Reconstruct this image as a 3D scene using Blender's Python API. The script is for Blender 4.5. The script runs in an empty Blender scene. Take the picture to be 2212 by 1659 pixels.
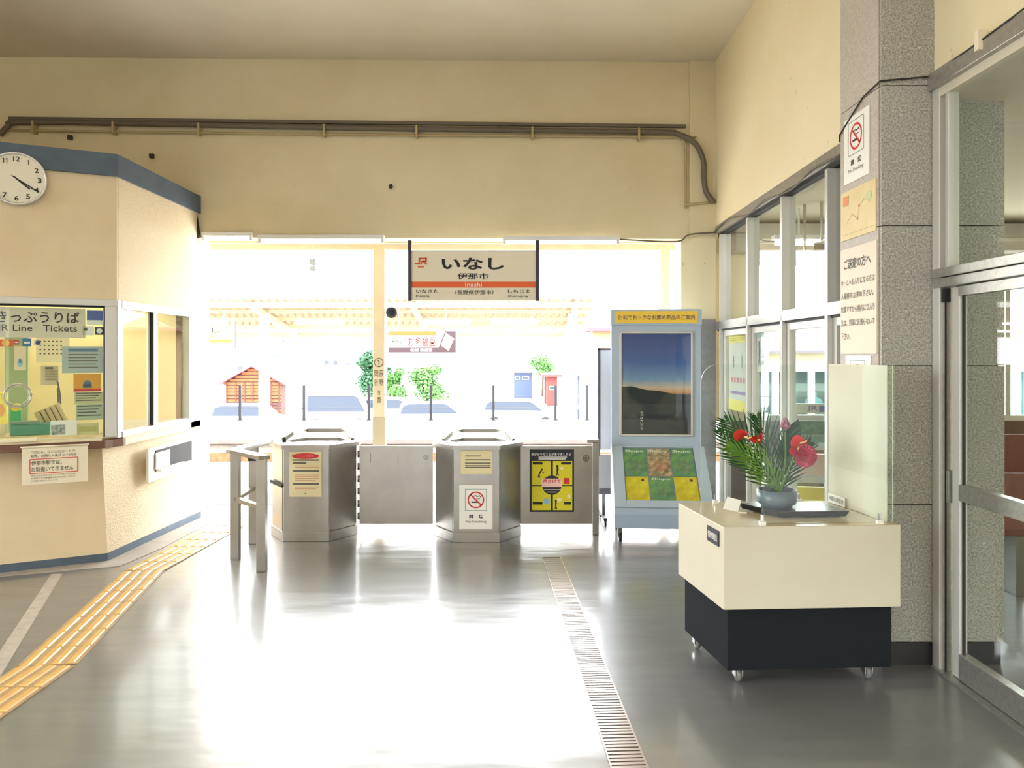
import bpy, bmesh, math, random
from mathutils import Vector, Matrix
random.seed(7)
S = bpy.context.scene
COL = S.collection
R = math.radians
PI = math.pi

# ------------------------------------------------------------------ camera, sky, exposure
F = 1640.0                      # focal length in pixels of the 2212 px wide frame
CAM_H, HOR, CX = 1.6, 765.0, 1106.0
cam_d = bpy.data.cameras.new('camera'); cam = bpy.data.objects.new('camera', cam_d); COL.objects.link(cam)
cam.location = (0, 0, CAM_H); cam.rotation_euler = (R(90), 0, 0)
cam_d.sensor_width = 36.0; cam_d.lens = 36.0 * F / 2212.0
cam_d.shift_y = -(829.5 - HOR) / 2212.0
cam_d.clip_start = 0.05; cam_d.clip_end = 500
S.camera = cam

W = bpy.data.worlds.new('overcast_sky'); S.world = W; W.use_nodes = True
wn = W.node_tree.nodes; wl = W.node_tree.links
bg = wn['Background']; bg.inputs['Color'].default_value = (0.93, 0.97, 1.0, 1); bg.inputs['Strength'].default_value = 3.0
S.view_settings.view_transform = 'Standard'; S.view_settings.look = 'None'
S.view_settings.gamma = 1.0; S.view_settings.use_curve_mapping = False
S.view_settings.exposure = 2.5
S.cycles.max_bounces = 8; S.cycles.diffuse_bounces = 5; S.cycles.glossy_bounces = 4
S.cycles.transparent_max_bounces = 16; S.cycles.sample_clamp_indirect = 6.0

def portal(name, loc, rot, sx, sy):
    l = bpy.data.lights.new(name, 'AREA'); l.shape = 'RECTANGLE'; l.size = sx; l.size_y = sy
    l.cycles.is_portal = True
    o = bpy.data.objects.new(name, l); COL.objects.link(o); o.location = loc; o.rotation_euler = rot
    o['kind'] = 'helper'
portal('portal_platform', (-0.7, 7.75, 1.4), (R(-90), 0, 0), 4.8, 2.8)
portal('portal_entrance', (-2.0, -4.2, 1.3), (R(90), 0, 0), 4.0, 2.6)
portal('portal_hall_window', (-7.2, 0.0, 2.4), (0, R(-90), 0), 2.6, 5.0)
portal('portal_waiting_room', (4.2, 7.8, 1.8), (R(-90), 0, 0), 4.2, 1.8)

# ------------------------------------------------------------------ helpers
def X(px, Y): return (px - CX) / F * Y
def Z(py, Y): return CAM_H - (py - HOR) / F * Y
def GY(py): return F * CAM_H / (py - HOR)
def lin(c): return tuple(((v/255)/12.92 if v/255 <= .04045 else ((v/255+.055)/1.055)**2.4) for v in c)

MATS = {}
def mat(name, rgb=None, rough=.6, metal=0., spec=.5, noise=None, bump=None, emit=0., trans=0., wear=None, coat=0., alpha=1.):
    """rgb in 0-255 sRGB. noise=(scale, second rgb, amount 0-1, detail). bump=(scale, strength, stretch)"""
    if name in MATS: return MATS[name]
    m = bpy.data.materials.new(name); m.use_nodes = True
    nt = m.node_tree; n = nt.nodes; l = nt.links
    b = n['Principled BSDF']
    c = lin(rgb)
    b.inputs['Base Color'].default_value = (*c, 1)
    b.inputs['Roughness'].default_value = rough; b.inputs['Metallic'].default_value = metal
    b.inputs['Specular IOR Level'].default_value = spec
    b.inputs['Coat Weight'].default_value = coat
    if emit:
        b.inputs['Emission Color'].default_value = (*c, 1); b.inputs['Emission Strength'].default_value = emit
    if noise or bump or wear:
        tc = n.new('ShaderNodeTexCoord')
    if noise:
        sc, rgb2, amt, det = noise
        t = n.new('ShaderNodeTexNoise'); t.inputs['Scale'].default_value = sc; t.inputs['Detail'].default_value = det
        t.inputs['Roughness'].default_value = .6
        l.new(tc.outputs['Object'], t.inputs['Vector'])
        r = n.new('ShaderNodeValToRGB'); e = r.color_ramp.elements
        e[0].position = .5 - .5*(1-amt)*.6; e[1].position = .5 + .5*(1-amt)*.6 + .02
        e[0].color = (*lin(rgb2), 1); e[1].color = (*c, 1)
        l.new(t.outputs['Fac'], r.inputs['Fac'])
        last = r.outputs['Color']
        if wear:
            sc2, rgb3, thr = wear
            t2 = n.new('ShaderNodeTexNoise'); t2.inputs['Scale'].default_value = sc2; t2.inputs['Detail'].default_value = 6
            l.new(tc.outputs['Object'], t2.inputs['Vector'])
            r2 = n.new('ShaderNodeValToRGB'); e = r2.color_ramp.elements
            e[0].position = thr; e[1].position = thr + .12; e[0].color = (0, 0, 0, 1); e[1].color = (1, 1, 1, 1)
            l.new(t2.outputs['Fac'], r2.inputs['Fac'])
            mx = n.new('ShaderNodeMix'); mx.data_type = 'RGBA'
            l.new(r2.outputs['Color'], mx.inputs['Factor'])
            l.new(last, mx.inputs['A']); mx.inputs['B'].default_value = (*lin(rgb3), 1)
            last = mx.outputs['Result']
        l.new(last, b.inputs['Base Color'])
    if bump:
        sc, st, stretch = bump
        mp = n.new('ShaderNodeMapping'); mp.inputs['Scale'].default_value = stretch
        l.new(tc.outputs['Object'], mp.inputs['Vector'])
        t = n.new('ShaderNodeTexNoise'); t.inputs['Scale'].default_value = sc; t.inputs['Detail'].default_value = 3
        l.new(mp.outputs['Vector'], t.inputs['Vector'])
        bp = n.new('ShaderNodeBump'); bp.inputs['Strength'].default_value = st; bp.inputs['Distance'].default_value = .02
        l.new(t.outputs['Fac'], bp.inputs['Height']); l.new(bp.outputs['Normal'], b.inputs['Normal'])
    MATS[name] = m
    return m

def glass_mat(name, tint=(250, 253, 251), gloss=1.0):
    if name in MATS: return MATS[name]
    m = bpy.data.materials.new(name); m.use_nodes = True
    nt = m.node_tree; n = nt.nodes; l = nt.links; n.clear()
    out = n.new('ShaderNodeOutputMaterial'); tr = n.new('ShaderNodeBsdfTransparent'); gl = n.new('ShaderNodeBsdfGlossy')
    tr.inputs['Color'].default_value = (*lin(tint), 1); gl.inputs['Roughness'].default_value = .01
    lw = n.new('ShaderNodeLayerWeight'); lw.inputs['Blend'].default_value = .5     # Schlick reflectance, same from both sides
    pw_ = n.new('ShaderNodeMath'); pw_.operation = 'POWER'; pw_.inputs[1].default_value = 5.0
    mul = n.new('ShaderNodeMath'); mul.operation = 'MULTIPLY_ADD'; mul.inputs[1].default_value = .9*gloss; mul.inputs[2].default_value = .03*gloss; mul.use_clamp = True
    mx = n.new('ShaderNodeMixShader')
    l.new(lw.outputs['Facing'], pw_.inputs[0]); l.new(pw_.outputs['Value'], mul.inputs[0]); l.new(mul.outputs['Value'], mx.inputs['Fac'])
    l.new(tr.outputs['BSDF'], mx.inputs[1]); l.new(gl.outputs['BSDF'], mx.inputs[2]); l.new(mx.outputs['Shader'], out.inputs['Surface'])
    MATS[name] = m
    return m

class MB:
    def __init__(s): s.v = []; s.f = []
    def add(s, vs, fs):
        o = len(s.v); s.v += [tuple(p) for p in vs]; s.f += [tuple(i + o for i in q) for q in fs]; return s
    def box(s, x0, x1, y0, y1, z0, z1):
        return s.add([(x0,y0,z0),(x1,y0,z0),(x1,y1,z0),(x0,y1,z0),(x0,y0,z1),(x1,y0,z1),(x1,y1,z1),(x0,y1,z1)],
                     [(0,3,2,1),(4,5,6,7),(0,1,5,4),(1,2,6,5),(2,3,7,6),(3,0,4,7)])
    def prism(s, poly, z0, z1, top=None):
        n = len(poly); top = top or poly
        return s.add([(x,y,z0) for x,y in poly] + [(x,y,z1) for x,y in top],
                     [tuple(range(n))[::-1], tuple(range(n, 2*n))] + [(i,(i+1)%n,n+(i+1)%n,n+i) for i in range(n)])
    def slab(s, poly, y0, y1):          # poly of (x, z), extruded along y
        n = len(poly)
        return s.add([(x,y0,z) for x,z in poly] + [(x,y1,z) for x,z in poly],
                     [tuple(range(n)), tuple(range(n, 2*n))[::-1]] + [(i,n+i,n+(i+1)%n,(i+1)%n) for i in range(n)])
    def side(s, poly, x0, x1):          # poly of (y, z), extruded along x
        n = len(poly)
        return s.add([(x0,y,z) for y,z in poly] + [(x1,y,z) for y,z in poly],
                     [tuple(range(n)), tuple(range(n, 2*n))[::-1]] + [(i,n+i,n+(i+1)%n,(i+1)%n) for i in range(n)])
    def tube(s, pts, r, n=8, taper=None):
        pts = [Vector(p) for p in pts]; rings = []; m = len(pts)
        up = None
        for i, p in enumerate(pts):
            d = (pts[min(i+1, m-1)] - pts[max(i-1, 0)]).normalized()
            if up is None:
                up = Vector((0,0,1)) if abs(d.z) < .9 else Vector((0,1,0))
            a = d.cross(up).normalized(); b = a.cross(d).normalized(); up = b
            rr = r if taper is None else r*(1 + (taper-1)*i/(m-1))
            rings.append([p + a*math.cos(2*PI*k/n)*rr + b*math.sin(2*PI*k/n)*rr for k in range(n)])
        o = len(s.v)
        s.v += [tuple(q) for g in rings for q in g]
        for i in range(m-1):
            for k in range(n):
                s.f.append((o+i*n+k, o+i*n+(k+1)%n, o+(i+1)*n+(k+1)%n, o+(i+1)*n+k))
        s.f.append(tuple(o+k for k in range(n))[::-1]); s.f.append(tuple(o+(m-1)*n+k for k in range(n)))
        return s
    def bar(s, a, b, w, h):             # rectangular bar from a to b, h measured upwards
        a, b = Vector(a), Vector(b); d = (b-a).normalized()
        up = Vector((0,0,1)) if abs(d.z) < .95 else Vector((0,1,0))
        sd = d.cross(up).normalized()*w/2; u = sd.cross(d).normalized()*h/2
        vs = [a-sd-u, a+sd-u, a+sd+u, a-sd+u, b-sd-u, b+sd-u, b+sd+u, b-sd+u]
        return s.add(vs, [(0,1,2,3),(7,6,5,4),(0,4,5,1),(1,5,6,2),(2,6,7,3),(3,7,4,0)])
    def lathe(s, prof, n=24, c=(0,0,0), axis='z'):
        o = len(s.v)
        for r, h in prof:
            for k in range(n):
                a = 2*PI*k/n
                p = (r*math.cos(a), r*math.sin(a), h) if axis == 'z' else (r*math.cos(a), h, r*math.sin(a)) if axis == 'y' else (h, r*math.cos(a), r*math.sin(a))
                s.v.append((p[0]+c[0], p[1]+c[1], p[2]+c[2]))
        m = len(prof)
        for i in range(m-1):
            for k in range(n):
                s.f.append((o+i*n+k, o+i*n+(k+1)%n, o+(i+1)*n+(k+1)%n, o+(i+1)*n+k))
        s.f.append(tuple(o+k for k in range(n))[::-1]); s.f.append(tuple(o+(m-1)*n+k for k in range(n)))
        return s
    def disc(s, cx, cz, rx, rz, y, n=28):
        return s.add([(cx+rx*math.cos(2*PI*k/n), y, cz+rz*math.sin(2*PI*k/n)) for k in range(n)], [tuple(range(n))])
    def ring(s, cx, cz, r0, r1, y, n=32, sx=1.):
        vs = [(cx+sx*r*math.cos(2*PI*k/n), y, cz+r*math.sin(2*PI*k/n)) for r in (r0, r1) for k in range(n)]
        return s.add(vs, [(k,(k+1)%n,n+(k+1)%n,n+k) for k in range(n)])
    def rect(s, x0, x1, z0, z1, y):
        return s.add([(x0,y,z0),(x1,y,z0),(x1,y,z1),(x0,y,z1)], [(0,1,2,3)])
    def stroke(s, a, b, w, y):          # flat printed line in the xz plane
        dx, dz = b[0]-a[0], b[1]-a[1]; L = math.hypot(dx, dz) or 1; nx, nz = -dz/L*w/2, dx/L*w/2
        return s.add([(a[0]-nx,y,a[1]-nz),(b[0]-nx,y,b[1]-nz),(b[0]+nx,y,b[1]+nz),(a[0]+nx,y,a[1]+nz)], [(0,1,2,3)])
    def text(s, body, x0, x1, z0, z1, y, bold=0.0, mirror=False):   # fitted into a box
        vs, fs, (a0, a1, b0, b1) = glyphs(body, bold)
        w = (a1-a0) or 1; h = (b1-b0) or 1
        if mirror: x0, x1 = x1, x0
        return s.add([(x0+(p[0]-a0)/w*(x1-x0), y, z0+(p[1]-b0)/h*(z1-z0)) for p in vs], fs)
    def one(s, cx, z0, z1, y):          # the numeral 1: stem with a flag
        h = z1-z0; w = h*.13
        return s.add([(cx,y,z0),(cx+w,y,z0),(cx+w,y,z1),(cx,y,z1),(cx-h*.2,y,z1-h*.22),(cx-h*.2,y,z1-h*.33),(cx,y,z1-h*.19)], [(0,1,2,3,6),(3,4,5,6)])
    def line(s, body, x0, zc, size, y, bold=0.0, align='l', squeeze=1.0):   # natural proportions
        vs, fs, (a0, a1, b0, b1) = glyphs(body, bold)
        w = (a1-a0)*size*squeeze
        ox = x0 if align == 'l' else x0 - w/2 if align == 'c' else x0 - w
        return s.add([(ox+(p[0]-a0)*size*squeeze, y, zc+(p[1]-.36)*size) for p in vs], fs)
    def build(s, name, m, parent=None, smooth=False, bevel=0., loc=None, kind=None):
        me = bpy.data.meshes.new(name); me.from_pydata(s.v, [], s.f)
        bm = bmesh.new(); bm.from_mesh(me); bmesh.ops.recalc_face_normals(bm, faces=bm.faces); bm.to_mesh(me); bm.free()
        me.materials.append(m)
        if smooth:
            me.polygons.foreach_set('use_smooth', [True]*len(me.polygons))
        o = bpy.data.objects.new(name, me); COL.objects.link(o)
        if parent: o.parent = parent
        if loc: o.location = loc
        if kind: o['kind'] = kind
        if bevel:
            b = o.modifiers.new('bevel', 'BEVEL'); b.width = bevel; b.segments = 2; b.limit_method = 'ANGLE'
        return o

_g = {}
def glyphs(body, bold):
    key = (body, bold)
    if key not in _g:
        c = bpy.data.curves.new('tmp', 'FONT'); c.body = body; c.offset = bold; c.resolution_u = 2
        o = bpy.data.objects.new('tmp', c); COL.objects.link(o)
        dg = bpy.context.evaluated_depsgraph_get()
        me = bpy.data.meshes.new_from_object(o.evaluated_get(dg))
        vs = [(v.co.x, v.co.y) for v in me.vertices]; fs = [tuple(p.vertices) for p in me.polygons]
        bpy.data.objects.remove(o); bpy.data.curves.remove(c); bpy.data.meshes.remove(me)
        xs = [p[0] for p in vs] or [0, 1]; zs = [p[1] for p in vs] or [0, 1]
        _g[key] = (vs, fs, (min(xs), max(xs), min(zs), max(zs)))
    return _g[key]

def thing(name, label, cat, loc=(0,0,0), rz=0., group=None):
    o = bpy.data.objects.new(name, None); COL.objects.link(o)
    o.location = loc; o.rotation_euler = (0, 0, rz); o.empty_display_size = .1
    o['label'] = label; o['category'] = cat
    if group: o['group'] = group
    return o
def tag(o, label, cat, group=None, kind=None):
    o['label'] = label; o['category'] = cat
    if group: o['group'] = group
    if kind: o['kind'] = kind
    return o
def struct(o, label=None, cat=None):
    o['kind'] = 'structure'
    if label: o['label'] = label
    if cat: o['category'] = cat
    return o
def sroot(name, label, cat, loc=(0,0,0), rz=0.):
    o = thing(name, label, cat, loc, rz); o['kind'] = 'structure'; return o
def copy_tree(o, parent=None):
    c = o.copy(); COL.objects.link(c); c.parent = parent
    for ch in list(o.children): copy_tree(ch, c)
    return c
def dup(o, parent, loc, rot=None):
    c = o.copy(); COL.objects.link(c); c.parent = parent; c.location = loc
    if rot is not None: c.rotation_euler = rot
    return c

class Face:
    """a vertical plane through (ox, oy) whose local x runs at angle rz"""
    def __init__(s, ox, oy, rz): s.o = (ox, oy); s.rz = rz; s.d = (math.cos(rz), math.sin(rz))
    def u(s, px):
        k = (px - CX)/F
        return (k*s.o[1] - s.o[0])/(s.d[0] - k*s.d[1])
    def Y(s, px): return s.o[1] + s.u(px)*s.d[1]
    def z(s, px, py): return Z(py, s.Y(px))
    def pt(s, px, py): u = s.u(px); return (s.o[0]+u*s.d[0], s.o[1]+u*s.d[1], s.z(px, py))
    def box(s, x0, x1, y0, y1):     # local u0,u1,z0,z1
        m = (x0+x1)/2
        return s.u(x0), s.u(x1), s.z(m, y1), s.z(m, y0)

def smooth_path(pts, n=6):
    pts = [Vector(p) for p in pts]; out = []
    for i in range(len(pts)-1):
        p0 = pts[max(i-1,0)]; p1 = pts[i]; p2 = pts[i+1]; p3 = pts[min(i+2, len(pts)-1)]
        for k in range(n):
            t = k/n
            out.append(.5*((2*p1)+(-p0+p2)*t+(2*p0-5*p1+4*p2-p3)*t*t+(-p0+3*p1-3*p2+p3)*t**3))
    out.append(pts[-1]); return out

# ------------------------------------------------------------------ materials
M_plaster = mat('cream_plaster', (222,210,178), .85, noise=(1.3, (212,198,162), .25, 5), wear=(9., (180,160,122), .72), bump=(60, .15, (1,1,1)))
M_plaster_r = mat('lit_cream_plaster', (234,222,188), .8, noise=(.9, (227,213,174), .3, 4), wear=(14., (160,132,90), .71))  # same paint as the back wall; its brighter light is put into the colour
M_ceil = mat('stained_ceiling_paint', (222,212,192), .9, noise=(.8, (208,196,174), .2, 6), wear=(7., (176,160,134), .72))
def floor_material():
    m = mat('dark_grey_vinyl', (116,115,114), .2, spec=.9, noise=(.7, (104,103,103), .2, 5))
    nt = m.node_tree; n = nt.nodes; l = nt.links; b = n['Principled BSDF']
    tc = n.new('ShaderNodeTexCoord')
    mp = n.new('ShaderNodeMapping'); mp.inputs['Scale'].default_value = (.7, 1.9, 1)
    l.new(tc.outputs['Object'], mp.inputs['Vector'])
    t = n.new('ShaderNodeTexNoise'); t.inputs['Scale'].default_value = 2.2; t.inputs['Detail'].default_value = 2.5; t.inputs['Roughness'].default_value = .5
    l.new(mp.outputs['Vector'], t.inputs['Vector'])
    bp = n.new('ShaderNodeBump'); bp.inputs['Strength'].default_value = .2; bp.inputs['Distance'].default_value = .05
    l.new(t.outputs['Fac'], bp.inputs['Height']); l.new(bp.outputs['Normal'], b.inputs['Normal'])
    t2 = n.new('ShaderNodeTexNoise'); t2.inputs['Scale'].default_value = 1.4; t2.inputs['Detail'].default_value = 6
    l.new(tc.outputs['Object'], t2.inputs['Vector'])
    mr = n.new('ShaderNodeMapRange'); mr.inputs['To Min'].default_value = .28; mr.inputs['To Max'].default_value = .36
    l.new(t2.outputs['Fac'], mr.inputs['Value']); l.new(mr.outputs['Result'], b.inputs['Roughness'])
    b.inputs['Coat Weight'].default_value = .8; b.inputs['Coat Roughness'].default_value = .14
    return m
M_floor = floor_material()
M_conc = mat('pale_concrete', (176,168,156), .7, noise=(4., (150,142,132), .2, 6))
M_plat = mat('platform_concrete', (206,200,192), .8, noise=(3., (188,182,174), .2, 5))
M_granite = mat('speckled_granite', (194,190,180), .55, noise=(110., (124,121,114), .45, 3), wear=(60., (222,218,208), .62))
M_granite_side = mat('lit_side_granite', (204,196,184), .65, noise=(90., (170,160,148), .3, 3))  # column's left face: lighter because the light on it is put into the colour
M_mortar = mat('dark_mortar', (60,54,48), .9)
M_black = mat('black_rubber', (26,26,28), .6)
M_darkbase = mat('dark_skirting', (52,50,50), .5)
M_alu = mat('satin_aluminium', (186,184,178), .35, metal=.75, noise=(40., (168,166,160), .4, 2))
M_alu_d = mat('dark_gasket', (34,32,34), .7)  # near-black colour of the gaskets themselves
M_alu_w = mat('pale_aluminium', (206,204,198), .4, metal=.35)
M_glass = glass_mat('window_glass')
M_acryl = glass_mat('clear_acrylic', (252,254,252), .7)
M_acryl_e = mat('acrylic_edge', (206,222,208), .2, spec=.6)
M_blue = mat('slate_blue_paint', (84,98,112), .6, noise=(5., (74,88,102), .3, 3))
M_booth = mat('booth_cream_paint', (226,208,174), .8, noise=(2., (214,194,158), .3, 4))
def stucco():
    m = mat('rough_stucco', (228,212,180), .85)
    nt = m.node_tree; n = nt.nodes; l = nt.links; b = n['Principled BSDF']
    tc = n.new('ShaderNodeTexCoord'); t = n.new('ShaderNodeTexNoise'); t.inputs['Scale'].default_value = 95; t.inputs['Detail'].default_value = 4
    l.new(tc.outputs['Object'], t.inputs['Vector'])
    bp = n.new('ShaderNodeBump'); bp.inputs['Strength'].default_value = .7; bp.inputs['Distance'].default_value = .02
    l.new(t.outputs['Fac'], bp.inputs['Height']); l.new(bp.outputs['Normal'], b.inputs['Normal'])
    return m
M_stucco = stucco()
M_wood = mat('reddish_counter_wood', (122,84,64), .5, noise=(6., (96,62,46), .3, 5))
M_steel = mat('brushed_stainless', (176,172,166), .3, metal=.95, noise=(3., (160,156,150), .3, 3), bump=(30, .05, (1,.1,30)))
M_steel_d = mat('dark_stainless', (120,120,118), .25, metal=.95)
M_white = mat('white_card', (238,236,228), .6)
M_paper = mat('cream_paper', (232,222,196), .7)
M_paper_y = mat('pale_yellow_paper', (226,214,170), .7)
M_ink = mat('black_ink', (28,28,30), .6)
M_ink_g = mat('grey_ink', (96,92,86), .7)
M_red = mat('sign_red', (206,44,48), .5)
M_orange = mat('signal_orange', (224,96,44), .5)
M_yel = mat('bright_yellow', (232,206,40), .5)
M_yel2 = mat('header_yellow', (238,200,70), .5)
M_green = mat('leaf_print_green', (96,138,66), .6, noise=(30., (50,92,44), .4, 3))
M_blue_pr = mat('print_blue', (72,96,170), .5)
M_teal = mat('teal_plastic', (70,140,116), .45)
M_pole = mat('cream_painted_steel', (214,202,176), .55, noise=(6., (204,190,162), .3, 3))
M_pipe = mat('grey_conduit', (104,94,80), .5, metal=.2)
M_pipe_p = mat('painted_conduit', (176,158,116), .7)
M_cable = mat('black_cable', (28,26,30), .45)
M_lampw = mat('lamp_white_metal', (226,226,224), .5)
M_tube = mat('glowing_off_tube', (240,240,238), .35, emit=.12)  # switched-off tube, faint glow added
M_tube_on = mat('lit_tube', (255,250,240), .4, emit=6.0)
M_tac = mat('ochre_tactile', (220,178,96), .4, noise=(8., (204,156,76), .3, 4), spec=.6)
M_tac_b = mat('brown_tactile_base', (186,156,114), .5, noise=(9., (168,136,94), .3, 4))
M_grate = mat('worn_grate_metal', (178,166,158), .3, metal=.8)
M_case = mat('case_cream', (214,207,186), .45, noise=(1.5, (208,200,176), .4, 3))
M_case_d = mat('case_charcoal', (24,28,33), .7, spec=.2)
M_stand = mat('stand_pale_blue', (172,188,204), .45)
M_stand_d = mat('stand_blue_grey', (158,176,194), .5)

# ------------------------------------------------------------------ structure
Z_CEIL, Z_HEAD, YB = 4.476, 2.736, 7.45
def yb(x): return YB + .02*x            # the back wall is very slightly turned

# floor with a slot for the drain
g0, g1 = (.31, 5.99), (.50, 2.0)
gw = .076
gd = Vector((g1[0]-g0[0], g1[1]-g0[1], 0)).normalized()
gn = Vector((-gd.y, gd.x, 0))           # towards +x
gl = (Vector((*g0,0)) - gn*gw, Vector((*g1,0)) - gn*gw); gr = (Vector((*g0,0)) + gn*gw, Vector((*g1,0)) + gn*gw)
b = MB()
def floor_q(pts): b.add([(p[0], p[1], 0) for p in pts], [tuple(range(len(pts)))])
x0, x1, ya, yz = -7.2, 7.0, -4.2, 7.62
floor_q([(x0,ya),(gl[1].x,ya),(gl[1].x,gl[1].y),(gl[0].x,gl[0].y),(gl[0].x,yz),(x0,yz)])
floor_q([(gr[1].x,ya),(x1,ya),(x1,yz),(gr[0].x,yz),(gr[0].x,gr[0].y),(gr[1].x,gr[1].y)])
floor_q([(gl[0].x,gl[0].y),(gr[0].x,gr[0].y),(gr[0].x,yz),(gl[0].x,yz)])
floor_q([(gl[1].x,ya),(gr[1].x,ya),(gr[1].x,gr[1].y),(gl[1].x,gl[1].y)])
me_floor = b.build('floor', M_floor); struct(me_floor, 'glossy dark grey vinyl floor of the station hall', 'floor')

struct(MB().box(-7.3, 2.3, -4.3, 7.75, Z_CEIL, Z_CEIL+.2).build('ceiling', M_ceil), 'stained beige concrete ceiling over the hall', 'ceiling')

wb = sroot('wall_back', 'cream plaster wall above the platform opening', 'wall')
p = [(-7.2, yb(-7.2)), (2.0, yb(2.0)), (2.0, yb(2.0)+.22), (-7.2, yb(-7.2)+.22)]
MB().prism(p, Z_HEAD, Z_CEIL).build('header', M_plaster, wb)
MB().prism([(1.745, yb(2)-.035), (2.0, yb(2)-.035), (2.0, yb(2)), (1.745, yb(2))], Z_HEAD, Z_CEIL).build('pilaster', M_plaster, wb)
MB().prism([(1.66, 7.455), (2.0, 7.455), (2.0, 7.71), (1.66, 7.71)], 0, Z_HEAD).build('pier', M_plaster_r, wb)
MB().prism([(1.655, 7.44), (1.998, 7.44), (1.998, 7.455), (1.655, 7.455)], 0, 1.94).build('wainscot', mat('grey_wainscot', (150,148,146), .6, noise=(20., (136,134,132), .4, 3)), wb)
MB().prism([(-7.2,7.2),(-3.06,7.43),(-3.06,7.69),(-7.2,7.5)], 0, Z_HEAD).build('office_side_wall', M_plaster, wb)
for (px, py) in ((160,301),(335,341)):
    q = (X(px,7.4), yb(-5)-.005, Z(py,7.4)); MB().box(q[0]-.02, q[0]+.02, q[1]-.03, q[1], q[2]-.02, q[2]+.02).build('anchor_bolt', M_mortar, wb)
b = MB(); b.disc(X(846,7.45), Z(405,7.45), .02, .025, yb(-1)-.03, 14); b.build('bolt_hole', M_black, wb)

wr = sroot('wall_right', 'pale cream upper wall above the waiting room windows', 'wall')
def rwx(y): return 1.945 + (y-4.4)*(2.0-1.945)/3.1      # inner face of the window wall
MB().prism([(rwx(4.3),4.3),(rwx(7.46),7.46),(2.16,7.6),(2.16,4.3)], 2.845, Z_CEIL).build('upper_panel', M_plaster_r, wr)
MB().prism([(2.17,-4.2),(2.17,3.96),(2.32,3.96),(2.32,-4.2)], 3.02, Z_CEIL).build('door_head_panel', M_plaster_r, wr)
# hall behind the camera: entrance front and window side, openings made up to let daylight in
we = sroot('wall_rear', 'entrance front of the hall behind the viewer', 'wall')
MB().box(-7.3, 2.3, -4.35, -4.2, 2.6, Z_CEIL).build('lintel', M_plaster, we)
MB().box(-7.3, -4.0, -4.35, -4.2, 0, 2.6).build('side_panel', M_plaster, we); MB().box(0, 2.3, -4.35, -4.2, 0, 2.6).build('side_panel', M_plaster, we)
wl_ = sroot('wall_left', 'far left wall of the hall with a window opening', 'wall')
MB().box(-7.35, -7.2, -4.2, 7.6, 3.7, Z_CEIL).build('lintel', M_plaster, wl_)
MB().box(-7.35, -7.2, -2.5, 2.5, 0, 1.1).build('sill_wall', M_plaster, wl_)
MB().box(-7.35, -7.2, -4.2, -2.5, 0, 3.7).build('panel', M_plaster, wl_); MB().box(-7.35, -7.2, 2.5, 7.6, 0, 3.7).build('panel', M_plaster, wl_)

M_asph = mat('asphalt', (84,84,86), .9, noise=(6., (72,72,74), .3, 4))
struct(MB().add([(-60,-60,-.12),(60,-60,-.12),(60,-4.35,-.12),(-60,-4.35,-.12)], [(0,1,2,3)]).build('added_square_ground', M_asph), 'unseen asphalt square added behind the viewer to dim light from below', 'ground')  # ground added to block sky light from below the horizon
struct(MB().add([(-60,-4.35,-.12),(-7.35,-4.35,-.12),(-7.35,7.62,-.12),(-60,7.62,-.12)], [(0,1,2,3)]).build('added_yard_ground', M_asph), 'unseen asphalt yard added left of the hall to dim light from below', 'ground')  # added like the square, to cut light from below
fbk = sroot('added_square_building', 'row of low shop fronts across the square behind the viewer', 'building', (0, -26, -.12))  # dark fronts added to lessen the sky mirrored in the steel
MB().box(-30, 30, -6, 0, 0, 7.5).build('facade', mat('shop_facade', (128,122,112), .8, noise=(.5,(104,100,94),.3,3)), fbk)
for k in range(12): MB().box(-28+k*4.8, -24.6+k*4.8, 0, .1, .6, 2.8).build('shop_window', mat('shop_glass', (40,46,50), .2), fbk)

# granite column with separate facing slabs
cl = sroot('column', 'granite-faced square column between window wall and sliding door', 'column')
cx0, cx1, cy0, cy1 = 1.895, 2.53, 3.90, 4.38
MB().box(cx0+.02, cx1-.02, cy0+.02, cy1-.02, 0, Z_CEIL).build('core', M_mortar, cl)
MB().box(cx0+.012, cx1-.012, cy0+.012, cy1-.012, 0, .115).build('skirting', M_darkbase, cl)
zs = [.12, .827, 1.54, 2.26, 2.98, 3.70, Z_CEIL]
for i in range(6):
    a, c = zs[i]+.0025, zs[i+1]-.0025
    MB().box(cx0+.004, cx1, cy0, cy0+.02, a, c).build('slab', M_granite, cl)
    MB().box(cx0, cx0+.02, cy0+.026, cy1, a, c).build('slab', M_granite_side, cl)
    MB().box(cx1-.02, cx1, cy0+.026, cy1, a, c).build('slab', M_granite, cl)

# window wall towards the waiting room
w1 = sroot('window_1', 'aluminium window wall with tall panes towards the waiting room', 'window')
def rail(root, y0, y1, z0, z1, t=.07, name='rail', m=M_alu, off=0.):
    return MB().prism([(rwx(y0)+off,y0),(rwx(y1)+off,y1),(rwx(y1)+off+t,y1),(rwx(y0)+off+t,y0)], z0, z1).build(name, m, root)
WT = 2.845
rail(w1, 4.38, 7.44, WT-.075, WT, .10, 'head_rail', off=-.012)
rail(w1, 4.38, 7.44, WT-.10, WT-.075, .05, 'gasket', M_alu_d, off=.02)
rail(w1, 4.38, 7.44, 1.84, 1.915, .08, 'transom', off=-.006)
rail(w1, 4.38, 7.44, 1.825, 1.84, .05, 'gasket', M_alu_d, off=.015)
rail(w1, 4.38, 7.44, 0, .06, .09, 'sill_rail')
mull = [7.27, 6.39, 5.53, 4.70]
for y in mull:
    rail(w1, y-.022, y+.022, .06, WT-.1, .10, 'mullion', M_alu_w, off=-.006)
    rail(w1, y+.022, y+.03, .06, WT-.1, .06, 'gasket', M_alu_d, off=.02)
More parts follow.
